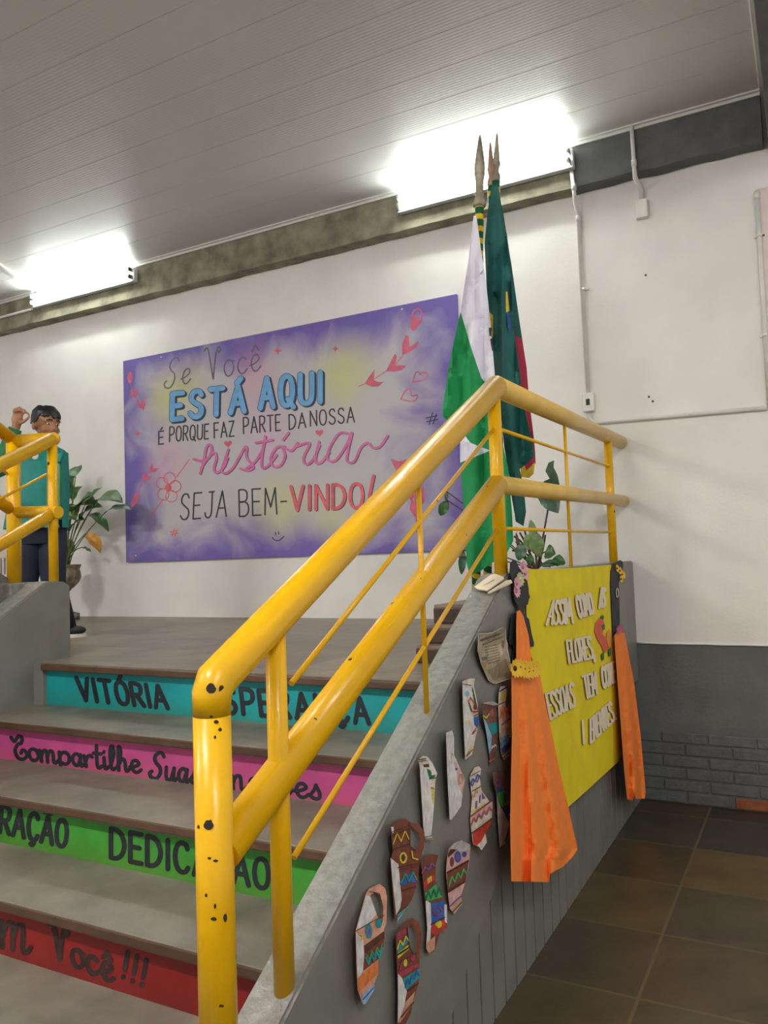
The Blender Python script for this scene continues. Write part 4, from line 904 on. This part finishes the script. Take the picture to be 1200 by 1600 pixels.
# h
O = k7([(440, 130), (500, 108), (545, 108), (530, 200), (570, 360), (577, 480), (550, 600), (530, 690), (520, 740), (465, 785), (455, 600), (445, 350)])
paper('paper_vase', 'white paper vase with red pattern curling from its right edge, under the sleeved poster', 'paper vase', O, [K_CR],
      [(k7([(442, 140), (520, 150), (500, 260), (530, 440), (520, 560), (500, 690), (462, 760), (455, 600), (446, 350)]), K_WH), (k7([(520, 165), (530, 200), (565, 345), (540, 320), (522, 220)]), ink('dark_green', '#3a4a2a')), (k7([(535, 430), (575, 420), (577, 480), (565, 520), (538, 490)]), K_BL), (k7(ellipse(545, 345, 14, 26)), K_BR), (k7(ellipse(480, 235, 22, 24)), K_LB), (k7(ellipse(485, 470, 24, 18)), ink('pale_yellow', '#d8d2a0'))],
      [(k7([(490, 300), (510, 265), (545, 320), (568, 370)]), 1.6, K_RD), (k7([(495, 310), (520, 380), (570, 385)]), 1.8, K_BR), (k7([(530, 395), (572, 380)]), 1.4, K_RD), (k7([(535, 420), (575, 405)]), 1.4, K_BK), (k7([(525, 560), (556, 520)]), 1.4, K_RD), (k7([(520, 575), (552, 540)]), 1, K_BK), (k7([(485, 735), (528, 680)]), 1.8, K_YE), (k7([(475, 755), (525, 700)]), 1.6, K_BR), (k7([(440, 150), (515, 165)]), 1, K_BK), (k7([(530, 170), (568, 340)]), 1.6, K_WH)], cl=.02, cr=.025, group=G_)
# i
O = k7([(600, 310), (650, 298), (690, 296), (748, 325), (722, 350), (740, 450), (745, 560), (720, 680), (710, 780), (668, 835), (668, 780), (640, 560), (610, 430)])
paper('paper_vase', 'brown paper vase with teal band and white flap curled at the top', 'paper vase', O, [ink('mauve_brown', '#7d5648')],
      [(k7([(612, 430), (640, 470), (685, 590), (680, 700), (665, 740), (640, 560)]), K_LB), (k7([(602, 312), (690, 296), (748, 325), (700, 332)]), K_WH), (k7([(655, 485), (735, 470), (745, 540), (690, 585)]), K_TE), (k7([(650, 400), (690, 350), (705, 400), (680, 430)]), ink('rose', '#a8605e'))],
      [(k7([(615, 420), (640, 435), (662, 405)]), 2.2, K_YE), (k7(zig(685, 690, 722, 670, 2, 18)), 1.6, K_WH), (k7([(665, 800), (712, 775)]), 1.4, K_OR)], ctop=.035, cl=.02, group=G_)
# j
O = k7([(745, 220), (760, 175), (810, 165), (812, 220), (795, 320), (830, 400), (860, 470), (860, 560), (868, 620), (835, 690), (830, 750), (785, 788), (765, 740), (750, 600), (740, 350)])
paper('paper_vase', 'cream paper vase with yellow squiggles and blue foot touching the orange skirt', 'paper vase', O, [K_CR],
      [(k7([(745, 350), (795, 325), (830, 400), (850, 450), (810, 490), (765, 440)]), ink('peach', '#d8a08a')), (k7([(755, 640), (830, 600), (862, 590), (868, 625), (835, 685), (772, 735)]), K_BL), (k7([(760, 600), (830, 570), (830, 640), (765, 690)]), K_LB)],
      [(k7(catmull([(760, 280), (775, 230), (800, 215), (805, 245), (780, 285), (765, 265), (800, 235)], 5)), 1.8, K_YE), (k7([(750, 215), (812, 178)]), 1.6, K_BK), (k7([(742, 325), (796, 300)]), 1.6, K_BR), (k7(zig(755, 440, 840, 380, 3, 60)), 2, K_OR), (k7([(770, 490), (850, 430)]), 2, ink('rose', '#a8605e')), (k7(catmull([(815, 510), (835, 530), (850, 500), (855, 540), (830, 545)], 4)), 1.8, K_YE), (k7([(770, 745), (830, 695)]), 1.4, K_BR), (k7([(780, 770), (830, 725)]), 1.2, K_BR)], cl=.012, group=G_)
# k
O = k7([(500, 930), (540, 850), (575, 838), (597, 860), (585, 940), (600, 1040), (650, 1110), (690, 1180), (685, 1280), (630, 1390), (645, 1470), (600, 1540), (580, 1510), (530, 1490), (505, 1300), (520, 1100)])
paper('paper_vase', 'pear shaped paper vase with purple marks and torn red base', 'paper vase', O, [K_CR],
      [(k7([(505, 1250), (690, 1130), (690, 1190), (508, 1320)]), K_PK), (k7([(525, 1395), (690, 1275), (682, 1300), (640, 1380), (630, 1400), (600, 1460), (560, 1500), (530, 1488)]), K_RD), (k7([(600, 1050), (632, 1105), (605, 1115)]), K_PU)],
      [(k7(zig(508, 1000, 588, 930, 2, 40)), 2, K_BL), (k7(zig(508, 975, 585, 915, 2, -40)), 1.4, K_PU), (k7([(525, 1045), (595, 1005)]), 1.4, K_BR), (k7([(555, 1190), (560, 1130)]), 2.2, K_PU), (k7([(585, 1140), (590, 1080)]), 1.6, K_PU), (k7([(512, 1255), (668, 1135)]), 2, K_BR), (k7([(512, 1220), (600, 1170)]), 1.6, K_YE), (k7(zig(515, 1330, 688, 1210, 4, 45)), 2, ink('rose', '#a8605e')), (k7([(522, 1395), (690, 1272)]), 2, K_DK), (k7([(505, 925), (590, 875)]), 1, K_BR), (k7(zig(520, 1120, 570, 1060, 2, 40)), 1.4, ink('peach', '#d8a08a'))], cr=.014, cbot=.02, group=G_)
# l
O = k7([(695, 890), (740, 875), (808, 880), (810, 920), (775, 960), (780, 1050), (830, 1150), (875, 1260), (870, 1330), (830, 1390), (790, 1500), (750, 1530), (735, 1300), (720, 1050), (700, 980)])
paper('paper_vase', 'paper vase with bright green and blue bands, half under the orange skirt', 'paper vase', O, [ink('mauve_brown', '#7d5648')],
      [(k7([(722, 1040), (780, 1020), (800, 1090), (828, 1150), (770, 1180), (740, 1150)]), ink('bright_green', '#4fb05a')), (k7([(728, 1080), (745, 1150), (800, 1250), (830, 1320), (800, 1440), (752, 1525), (735, 1300)]), K_WH), (k7([(780, 1200), (845, 1165), (878, 1260), (870, 1290), (820, 1295), (795, 1250)]), K_BL), (k7([(830, 1310), (872, 1295), (868, 1340), (828, 1390)]), K_RD), (k7([(725, 1030), (770, 1015), (772, 1050), (730, 1060)]), K_BL), (k7(ellipse(840, 1242, 16, 12)), K_WH)],
      [(k7(ellipse(735, 980, 22, 26)+[(757, 980)]), 1.8, K_PU), (k7([(820, 1250), (862, 1235)]), 1.4, K_RD), (k7([(790, 1070), (800, 1140)]), 1.8, ink('dark_green', '#1f6a4a')), (k7([(770, 1500), (795, 1470)]), 3, K_PK)], cl=.02, group=G_)

# poster in a clear sleeve
kp = crop(740, 970, 14.55)
O = kp([(110, 300), (300, 290), (430, 265), (650, 150), (720, 170), (735, 430), (770, 520), (765, 640), (830, 940), (940, 1240), (860, 1300), (480, 1440), (380, 1400), (330, 1350), (170, 980), (95, 690)])
PB = ink('parchment', '#a89a80'); PD = ink('parchment_text', '#5f5644'); PE = mat('clear_sleeve_edge', '#d8d4c8', .2)
lines = [(kp([(180, 440), (580, 300)]), 3.4, PD), (kp([(220, 540), (640, 370)]), 1.6, PD)]
for i in range(7): lines.append((kp([(250+i*14, 600+i*62), (520+i*16, 540+i*58)]), .9, PD))
lines += [(kp([(110, 300), (300, 292), (430, 268), (650, 155)]), 1.6, PE), (kp([(500, 1425), (850, 1300)]), 1, PE), (kp([(100, 680), (112, 320)]), .9, PE), (kp([(725, 190), (738, 430), (768, 520), (765, 640), (830, 930)]), .8, PE)]
paper('poster', 'crumpled beige poster in a clear sleeve beside the left doll', 'poster', O, [PB], [(kp([(560, 560), (640, 480), (660, 780), (600, 830)]), ink('sand', '#c0b090')), (kp([(300, 590), (540, 560), (600, 820), (420, 1000), (330, 780)]), ink('sand', '#c0b090')), (kp([(175, 830), (300, 800), (310, 880), (190, 910)]), ink('slate', '#6b6c62')), (kp([(190, 940), (340, 920), (260, 1100)]), ink('tan', '#b07f5a')), (kp([(320, 1150), (500, 1010), (740, 860), (840, 1180), (480, 1360)]), ink('olive_brown', '#8d7d60')), (kp([(650, 430), (700, 470), (690, 640), (640, 560)]), ink('umber', '#7a5f48'))], lines, cl=.014, cr=.03, ctop=.02, thick=.001)

# foam letters lying on the wall top
kf = crop(680, 860, 6.4)
def on_top(u, v, k=0):                    # the slanting top of the stair wall near its shoulder
    d = ray(u, v); c0 = 1.081+SL*3.024+.012; t = (c0+SL*CAM.y-CAM.z)/(d.z-SL*d.y); p = CAM+d*t
    return p+V((0, -.5, .86))*.004*k
def foam(label, outline, hole=None, lift=0):
    t0 = on_top(*outline[0]); t = thing('foam_letter', label, 'letter', t0, 'loose foam letters'); bm = B()
    patch(bm, outline, lambda u, v, k: on_top(u, v, k+lift), 0, [hole] if hole else [])
    o = obj('foam_sheet', bm, M_FOAM, t); s = o.modifiers.new('thickness', 'SOLIDIFY'); s.thickness = .005; s.offset = 1
foam('cream foam letter with a slot lying at the foot of the corner post', kf([(398, 390), (560, 270), (600, 258), (692, 292), (690, 305), (525, 425), (430, 410)]), kf([(480, 378), (535, 348), (605, 312), (600, 325), (545, 358)]), 1.6)
foam('slim cream foam piece under the slotted letter', kf([(525, 432), (715, 310), (760, 305), (772, 325), (745, 340), (545, 436)]))

# banner
kb = crop(820, 880, 5.333)
def MBAN(u, v, k):
    s = max(0, min(1, (v-885)/60)); h = .008*math.exp(-((v-905-(960-u)*.12)/14)**2)+.004*math.sin(u*.06+v*.012)+.006*math.exp(-((u-845-(v-930)*.3)/12)**2)*max(0, 1-abs(v-950)/60)
    return pX(u, v, .010+h*s+.0012*k)
pz = pX(890, 1060, 0)
bn = thing('banner', 'yellow cloth banner with cream cut out letters on the stair wall', 'banner', (0, pz.y, pz.z))
bm = B(); patch(bm, [(820, 889), (850, 889.5), (900, 887), (955, 882.5), (957, 975), (963, 1050), (970, 1125), (973.5, 1172), (972, 1182), (966, 1190), (925, 1228), (887, 1262), (838, 1306)], MBAN, 8); o = obj('cloth', bm, M_YELLOWB, bn); s = o.modifiers.new('thickness', 'SOLIDIFY'); s.thickness = .0012; s.offset = -1
for chars, bl, br, tl, tr in (('ASSIM', (182, 512), (402, 496), (225, 316), (374, 294)), ('COMO', (455, 455), (580, 416), (422, 276), (548, 246)), ('AS', (622, 372), (668, 358), (632, 204), (674, 204)), ('FLORES,', (372, 832), (584, 786), (350, 648), (560, 604)),
    ('ESSOAS', (216, 1300), (418, 1188), (176, 1092), (404, 992)), ('TEM', (512, 1128), (602, 1086), (482, 944), (592, 906)), ('CORE', (656, 1044), (760, 984), (638, 868), (745, 822)), ('I', (486, 1505), (500, 1498), (476, 1315), (490, 1308)), ('ERENTES.', (550, 1498), (760, 1296), (548, 1300), (726, 1146))):
    for L in word(chars, *kb([bl, br, tl, tr]), gap=.13):
        bm = B()
        for s_ in L: ribbon(bm, s_, 3.7, MBAN, 6, 0, 4.5)
        if L: obj('letter', bm, M_FOAM, bn)
def bpatch(name, pl_, m, k, parent, label=None):
    bm = B(); patch(bm, pl_, lambda u, v, q: MBAN(u, v, q+k), 4); o = obj(name, bm, m, parent, label=label); s = o.modifiers.new('thickness', 'SOLIDIFY'); s.thickness = .002; s.offset = -1; return o
K_PET, K_PETO, K_LF = mat('coral_foam', '#d9604a', .7), mat('orange_foam', '#e3963f', .7), mat('dark_green_foam', '#2f6a3a', .7)
fl_ = bpatch('flower', kb([(582, 570), (590, 500), (620, 460), (650, 455), (665, 510), (650, 590), (690, 640), (692, 720), (662, 752), (640, 690), (608, 640)]), K_PET, 4, bn, 'coral foam flower')
bpatch('petal', kb([(684, 580), (706, 550), (725, 620), (722, 690), (700, 706), (684, 640)]), K_PETO, 5, fl_, 'orange petal')
for q in ([(630, 450), (652, 430), (662, 450), (655, 470)], [(640, 760), (660, 740), (662, 800), (648, 812)], [(696, 720), (718, 705), (722, 760), (704, 780)], [(645, 520), (665, 505), (668, 550), (652, 555)]): bpatch('leaf', kb(q), K_LF, 6, fl_, 'dark green leaf')

# dolls
def flowers(parent, name, pts, M, r, mp, mc, layer, label=None):
    for x, y in pts:
        c = M(x, y, layer); n_ = (V((1, -.25, .1))).normalized(); a, b_ = frame_of(n_); bm = B()
        for i in range(11):
            t = 2*math.pi*i/11+x; d = a*math.cos(t)+b_*math.sin(t); e = n_.cross(d)
            q = [c, c+d*r*.6+e*r*.3+n_*(.003+.0003*i), c+d*r+n_*(.006+.0003*i), c+d*r*.6-e*r*.3+n_*(.003+.0003*i)]
            bm.faces.new([bm.verts.new(p) for p in q])
        ellipsoid(bm, c+n_*.003, [a*r*.27, b_*r*.27, n_*.005], 10, 6, 1)
        obj(name, bm, [mp, mc], parent, label=label)
M_SUN, M_SUNC = mat('yellow_petal', '#e6b81e', .6), mat('dark_flower_centre', '#3a2416', .8)
M_PKF, M_LGF, M_PKC = mat('pink_felt', '#d79aa8', .7), mat('pale_green_felt', '#bcbf8a', .7), mat('pink_felt_centre', '#b87888', .7)
MD = lambda u, v, k: pX(u, v, .016+.0012*k)
pz = pX(815, 1100, 0)
d1 = thing('paper_doll', 'black card doll in a wide orange skirt left of the yellow banner', 'paper doll', (0, pz.y, pz.z))
bm = B(); patch(bm, kf([(755, 130), (780, 100), (815, 118), (835, 165), (880, 230), (920, 300), (935, 380), (937, 430), (950, 465), (937, 490), (928, 540), (892, 560), (888, 620), (905, 655), (940, 690), (965, 830), (990, 930), (985, 962), (955, 965), (930, 870), (940, 1000), (975, 1100), (970, 1140), (770, 1140), (790, 950), (745, 940), (740, 900), (770, 640), (800, 620), (830, 610), (832, 570), (795, 500), (780, 430), (785, 330), (765, 290), (750, 230)]), MD, 0)
o = obj('silhouette', bm, M_DOLL, d1); s = o.modifiers.new('thickness', 'SOLIDIFY'); s.thickness = .003; s.offset = -1
def cloth(parent, name, outline, apex, hem, amp, freq, base, flare, m, grid=2.0, seed=0.0):
    n_ = len(outline)
    def span(v):
        v = min(max(v, min(p[1] for p in outline)+.5), max(p[1] for p in outline)-.5); xs = []
        for i in range(n_):
            (xa, ya), (xb, yb2) = outline[i], outline[(i+1) % n_]
            if (ya-v)*(yb2-v) <= 0 and ya != yb2: xs.append(xa+(xb-xa)*(v-ya)/(yb2-ya))
        return min(xs), max(xs)
    def M(u, v, k):
        s = max(0, min(1, (v-apex[1])/(hem-apex[1]))); a, b = span(min(v, hem-34)); t = (u-a)/max(b-a, 4)
        ph = t*freq*6.283+seed
        return pX(u, v, base+flare*s+amp*(.2+.8*s)*(math.sin(ph)+.35*math.sin(ph*.53+1.3+s)+.2*math.sin(ph*1.9+seed)))
    bm = B(); patch(bm, outline, M, grid); o = obj(name, bm, m, parent); s = o.modifiers.new('thickness', 'SOLIDIFY'); s.thickness = .0015; s.offset = -1
    return M
cloth(d1, 'bodice', kf([(818, 612), (848, 596), (880, 650), (935, 850), (962, 1080), (960, 1150), (816, 1150), (810, 800)]), (812, 948), 1040, .004, 2.2, .028, .012, M_ORANGE, 3)
ks = crop(760, 880, 2.2227)
cloth(d1, 'skirt', ks([(88, 388), (185, 384), (198, 450), (215, 530), (250, 700), (285, 850), (317, 992), (300, 1020), (265, 1055), (219, 1080), (216, 1108), (150, 1106), (88, 1105), (84, 900), (90, 600)]), (820, 1045), 1378, .0165, 2.8, .038, .06, M_ORANGE, 5, 1.0)
flowers(d1, 'sunflower', kf([(792, 1180), (838, 1178), (880, 1190), (925, 1195), (965, 1190), (1000, 1180)]), lambda u, v, k: pX(u, v, .06), .036, M_SUN, M_SUNC, 0)
flowers(d1, 'hair_flower', kf([(870, 170), (892, 235), (808, 330), (805, 410)]), MD, .026, M_PKF, M_PKC, 3, 'pink felt hair flower')
flowers(d1, 'hair_flower', kf([(838, 290)]), MD, .03, M_LGF, M_LGF, 3, 'pale green felt hair flower')
kr = crop(950, 860, 8)
pz = pX(985, 1080, 0)
d2 = thing('paper_doll', 'black card doll in a narrow orange skirt right of the yellow banner', 'paper doll', (0, pz.y, pz.z))
bm = B(); patch(bm, kr([(110, 150), (150, 122), (185, 140), (190, 200), (170, 300), (135, 400), (140, 560), (145, 700), (150, 900), (120, 1000), (60, 1090), (55, 900), (45, 600), (30, 400), (40, 250), (70, 170)]), MD, 0)
o = obj('silhouette', bm, M_DOLL, d2); s = o.modifiers.new('thickness', 'SOLIDIFY'); s.thickness = .003; s.offset = -1
k9 = crop(900, 860, 3.81)
cloth(d2, 'skirt', k9([(230, 505), (258, 482), (288, 488), (310, 600), (345, 780), (385, 1100), (415, 1440), (408, 1478), (358, 1480), (346, 1440), (336, 1490), (305, 1480), (288, 1300), (258, 900), (235, 600)]), (968, 970), 1250, .012, 1.8, .032, .03, M_ORANGE, 4, 2.0)
flowers(d2, 'sunflower', kr([(105, 225), (140, 255), (170, 300), (185, 310), (155, 360)]), MD, .024, M_SUN, M_SUNC, 4)
flowers(d2, 'belt_flower', kr([(135, 965), (160, 985), (115, 1000)]), lambda u, v, k: pX(u, v, .045), .022, mat('magenta_petal', '#b05070', .6), M_PKC, 0)
bm = B(); p = kr(ellipse(118, 530, 14, 55, 20)+[(132, 530)]); ribbon(bm, p, 1.0, MD, 4, 0, 1); obj('earring', bm, M_FOAM, d2)

# sheet of paper on the far wall behind the left railing
a, b = pY(-2, 853, -.01), pY(11, 897, -.01)
t = thing('paper_sheet', 'whitish sheet low on the wall behind the left railing post', 'paper', (a.x, -.006, b.z)); bm = B(); box(bm, (a.x-.25, -.012, b.z-.25), (b.x, -.004, a.z), .001); obj('sheet', bm, mat('off_white_paper', '#d2c8b8', .8), t)
for dx in (-.02, -.075):
    bm = B(); box(bm, (b.x+dx-.018, -.013, b.z), (b.x+dx, -.0118, b.z+.16)); obj('stroke', bm, M_GPAINT, t)

# ------------------------------------------------------------------ the boy
B0 = V((-3.33, -1.62, ZL)); fh = V((B0.x-CAM.x, B0.y-CAM.y, 0)).normalized()
def bp(x, y, off=0.0): return pN(x, y, B0+fh*off, fh)
rh = V((fh.y, -fh.x, 0)); zz = V((0, 0, 1)); bk = fh
boy = thing('person', 'person with short black hair in teal jacket, hand raised, behind the left railing', 'person', (B0.x, B0.y, ZL))
hd = bp(73, 664)
hf = (-fh*math.cos(.55)+rh*math.sin(.55)); hs = V((-hf.y, hf.x, 0)); hf = (hf-zz*.12).normalized(); hu = hs.cross(hf)*-1
if hu.z < 0: hu = -hu
hs = hf.cross(hu)
def hp(s_, f_, u_): return hd+hs*s_+hf*f_+hu*u_
bm = B()
ellipsoid(bm, hp(0, -.012, .022), [hs*.077, hf*.095, hu*.092], 20, 14)
ellipsoid(bm, hp(0, .02, -.04), [hs*.060, hf*.066, hu*.078], 18, 12)
ellipsoid(bm, hp(0, .052, -.092), [hs*.03, hf*.03, hu*.026], 12, 8)
for sg in (-1, 1):
    ellipsoid(bm, hp(sg*.078, -.018, -.012), [hs*.012, hf*.02, hu*.032], 10, 8)
    ellipsoid(bm, hp(sg*.034, .055, -.035), [hs*.026, hf*.026, hu*.026], 10, 8)
    ellipsoid(bm, hp(sg*.03, .066, .022), [hs*.03, hf*.014, hu*.012], 10, 8)
tube(bm, [hp(0, .076, .012), hp(0, .094, -.022), hp(0, .088, -.04)], [.009, .014, .012], 10)
ellipsoid(bm, hp(0, .074, -.066), [hs*.026, hf*.012, hu*.012], 10, 8)
tube(bm, [bp(70, 722), bp(71, 700), hp(0, -.02, -.06)], [.06, .05, .05], 14)
LS, LE, LW = bp(92, 719), bp(97, 770, .04), bp(95, 816, .06)
RS, RE, RW = bp(30, 717), bp(-3, 733, -.06), bp(25, 668, -.10)
tube(bm, [bp(62, 826), bp(62, 800), bp(62, 760), bp(63, 728), bp(66, 712)], [.13, .125, .125, .135, .08], 20)
tube(bm, [bp(63, 724), LS-zz*.01, LE, LW], [.06, .042, .036, .026], 14); tube(bm, [bp(63, 724), RS-zz*.01, RE, RW], [.06, .046, .04, .027], 14)
LH, LK, LA = bp(78, 832), bp(84, 912, -.03), bp(104, 982, -.02); RH, RK, RAk = bp(46, 832), bp(40, 912, .02), bp(36, 984, .06)
for h_, k_, a_, toe in ((LH, LK, LA, bp(124, 994, -.05)), (RH, RK, RAk, bp(30, 996, -.04))):
    tube(bm, [h_+V((0, 0, .03)), k_, a_], [.085, .056, .036], 14); tube(bm, [a_, V((toe.x, toe.y, ZL+.035))], [.035, .03], 10)
# raised right hand: palm, four fingers, thumb (index and thumb meet)
pm_ = bp(27, 656, -.11)
ellipsoid(bm, pm_, [rh*.036, fh*.017, zz*.045], 14, 10); tube(bm, [RW, pm_], [.026, .03], 12)
for pts in ([(33, 650), (38, 643), (44, 646), (46, 650)], [(31, 648), (34, 640), (38, 641), (37, 646)], [(27, 647), (28, 638), (31, 637), (32, 643)], [(22, 648), (22, 641), (24, 639), (27, 643)]):
    tube(bm, [bp(x, y, -.115-.008*i) for i, (x, y) in enumerate(pts)], [.0095, .009, .008, .0075], 8)
tube(bm, [bp(30, 661, -.12), bp(37, 659, -.13), bp(42, 655, -.14), bp(46, 651, -.138)], [.012, .011, .0095, .008], 8)
# left hand, relaxed beside the pocket
pl_ = LW+V((0, 0, -.045)); ellipsoid(bm, pl_, [rh*.03, fh*.016, zz*.045], 12, 8)
for i in range(4):
    o_ = rh*(-.024+.016*i); tube(bm, [pl_+o_+V((0, 0, -.03)), pl_+o_*1.05+V((0, 0, -.065))-fh*.006, pl_+o_+V((0, 0, -.09+.006*abs(i-1)))-fh*.02], [.0085, .008, .007], 8)
tube(bm, [pl_-rh*.026+V((0, 0, .005)), pl_-rh*.045+V((0, 0, -.03)), pl_-rh*.042-fh*.01+V((0, 0, -.055))], [.011, .009, .008], 8)
body = obj('body', bm, M_SKIN, boy, smooth=True)
rm = body.modifiers.new('one_skin', 'REMESH'); rm.mode = 'VOXEL'; rm.voxel_size = .0055; rm.use_smooth_shade = True
sm = body.modifiers.new('soften', 'SMOOTH'); sm.iterations = 5; sm.factor = .5
for sg in (-1, 1):
    bm = B(); ellipsoid(bm, hp(sg*.031, .0745, .004), [hs*.0145, hf*.007, hu*.0068], 12, 8); e = obj('eye', bm, M_EYE, boy)
    bm = B(); ellipsoid(bm, hp(sg*.031+.003, .0806, .003), [hs*.006, hf*.002, hu*.006], 10, 6); obj('iris', bm, M_HAIR, e)
    bm = B(); tube(bm, [hp(sg*.014, .088, .027), hp(sg*.032, .086, .033), hp(sg*.05, .073, .026)], [.003, .0045, .0025], 8); obj('eyebrow', bm, M_HAIR, boy)
bm = B(); tube(bm, [hp(-.022, .078, -.066), hp(0, .087, -.064), hp(.022, .078, -.066)], [.003, .006, .003], 8); obj('mouth', bm, M_LIP, boy)
# hair: cap with a fringe of locks
bm = B()
ellipsoid(bm, hp(0, -.022, .042), [hs*.086, hf*.098, hu*.088], 24, 16)
bmesh.ops.bisect_plane(bm, geom=bm.verts[:]+bm.edges[:]+bm.faces[:], plane_co=hp(0, -.01, .022), plane_no=(-hf*.75+hu*1.0).normalized(), clear_inner=True)
for i in range(60):
    a = rnd.uniform(-2.2, 2.2); s_, f_ = math.sin(a), math.cos(a)
    p0 = hp(s_*.04, f_*.045-.02, .112+.010*rnd.random()); p1 = hp(s_*.070, f_*.082-.018, .082); p2_ = hp(s_*.086, f_*.104-.014, (.048 if f_ > .3 else .01)+rnd.uniform(-.014, .012))
    tube(bm, [p0, p1, p2_], [.012, .013, .003], 6)
hr = obj('hair', bm, M_HAIR, boy, smooth=True); k = hr.modifiers.new('one_mass', 'REMESH'); k.mode = 'VOXEL'; k.voxel_size = .005; k.use_smooth_shade = True; k = hr.modifiers.new('soften', 'SMOOTH'); k.iterations = 4
# clothes
def ring_loft(bm, rows, seg=28, arc=(0, 2*math.pi), mi=0):
    R_ = []
    for cx, cy, hw, hd_, off in rows:
        c = bp(cx, cy, off); R_.append([bm.verts.new(c+rh*hw*math.cos(t)-fh*hd_*math.sin(t)) for t in [arc[0]+(arc[1]-arc[0])*j/seg for j in range(seg+1)]])
    for a, b in zip(R_, R_[1:]):
        for j in range(seg): f = bm.faces.new((a[j], b[j], b[j+1], a[j+1])); f.smooth = True; f.material_index = mi
bm = B(); ring_loft(bm, [(70, 703, .062, .06, 0), (66, 712, .13, .105, 0), (63, 726, .15, .138, 0), (62, 765, .152, .14, 0), (61, 800, .155, .14, 0), (60, 826, .16, .145, 0)]); o = obj('shirt', bm, M_SHIRT, boy, smooth=True)
# jacket, open at the front on his left side
bm = B(); ring_loft(bm, [(70, 701, .072, .072, .0), (67, 708, .105, .09, 0), (63, 716, .152, .13, 0), (62, 728, .166, .152, 0), (61, 765, .176, .16, 0), (59, 800, .186, .165, 0), (57, 826, .196, .17, 0)], 40, (math.radians(76), math.radians(76+322)))
tube(bm, [bp(80, 709), LS+V((0, 0, .012)), LE, bp(95.5, 813, .055)], [.055, .058, .044, .042], 16)
jk = obj('jacket', bm, M_JACK, boy, smooth=True); s = jk.modifiers.new('thickness', 'SOLIDIFY'); s.thickness = .004; s.offset = 1
bm = B(); tube(bm, [bp(46, 714), RS+V((0, 0, .012)), RE, RW+(RE-RW)*.03], [.062, .074, .060, .040], 16); obj('sleeve', bm, M_JACKG, jk, label='dark green raised sleeve')
bm = B(); tube(bm, [bp(56, 700, -.03), bp(60, 712, -.10), bp(68, 720, -.135)], [.012, .014, .008], 8); tube(bm, [bp(88, 700, .0), bp(98, 707, -.03), bp(92, 722, -.11)], [.014, .018, .01], 8); obj('collar', bm, M_JACK, jk, smooth=True)
c = bp(55, 712, -.142); bm = B(); ellipsoid(bm, c, [rh*.022, fh*.008, zz*.028], 12, 8); obj('badge', bm, mat('white_badge', '#cfd0c4', .7), jk)
bm = B()
for h_, k_, a_ in ((LH, LK, LA), (RH, RK, RAk)):
    tube(bm, [h_+V((0, 0, .07)), (h_+k_)*.5, k_, a_+V((0, 0, .0))], [.108, .088, .074, .062], 18)
ring_loft(bm, [(61, 812, .155, .125, 0), (61, 832, .165, .13, 0), (61, 850, .15, .11, 0)])
tr = obj('trousers', bm, M_NAVY, boy, smooth=True)
for a_, toe in ((LA, bp(128, 996, -.06)), (RAk, bp(24, 996, -.04))):
    d = V((toe.x-a_.x, toe.y-a_.y, 0)).normalized(); s_ = V((-d.y, d.x, 0)); g = V((a_.x, a_.y, ZL))
    bm = B(); L_ = min(.17, V((toe.x-a_.x, toe.y-a_.y, 0)).length+.02)
    ellipsoid(bm, g+d*(L_*.45)+zz*.046, [d*(L_*.62), s_*.042, zz*.03]); ellipsoid(bm, g-d*.01+zz*.06, [d*.055, s_*.04, zz*.048])
    sh = obj('shoe', bm, M_SHOE, boy, smooth=True)
    bm = B(); n_ = 20; pts = [(math.cos(2*math.pi*i/n_), math.sin(2*math.pi*i/n_)) for i in range(n_)]
    lo = [bm.verts.new(g+d*(L_*.42+p*(L_*.66))+s_*q*.045+zz*.001) for p, q in pts]; hi = [bm.verts.new(v.co+zz*.022) for v in lo]
    bm.faces.new(lo[::-1]); bm.faces.new(hi)
    for i in range(n_): bm.faces.new((lo[i], lo[(i+1) % n_], hi[(i+1) % n_], hi[i]))
    obj('sole', bm, M_SOLE, sh)

# crisp rims on every thin sheet
for o in bpy.data.objects:
    if o.type == 'MESH' and any(k.type == 'SOLIDIFY' for k in o.modifiers):
        k = o.modifiers.new('crisp_rim', 'EDGE_SPLIT'); k.split_angle = 1.45
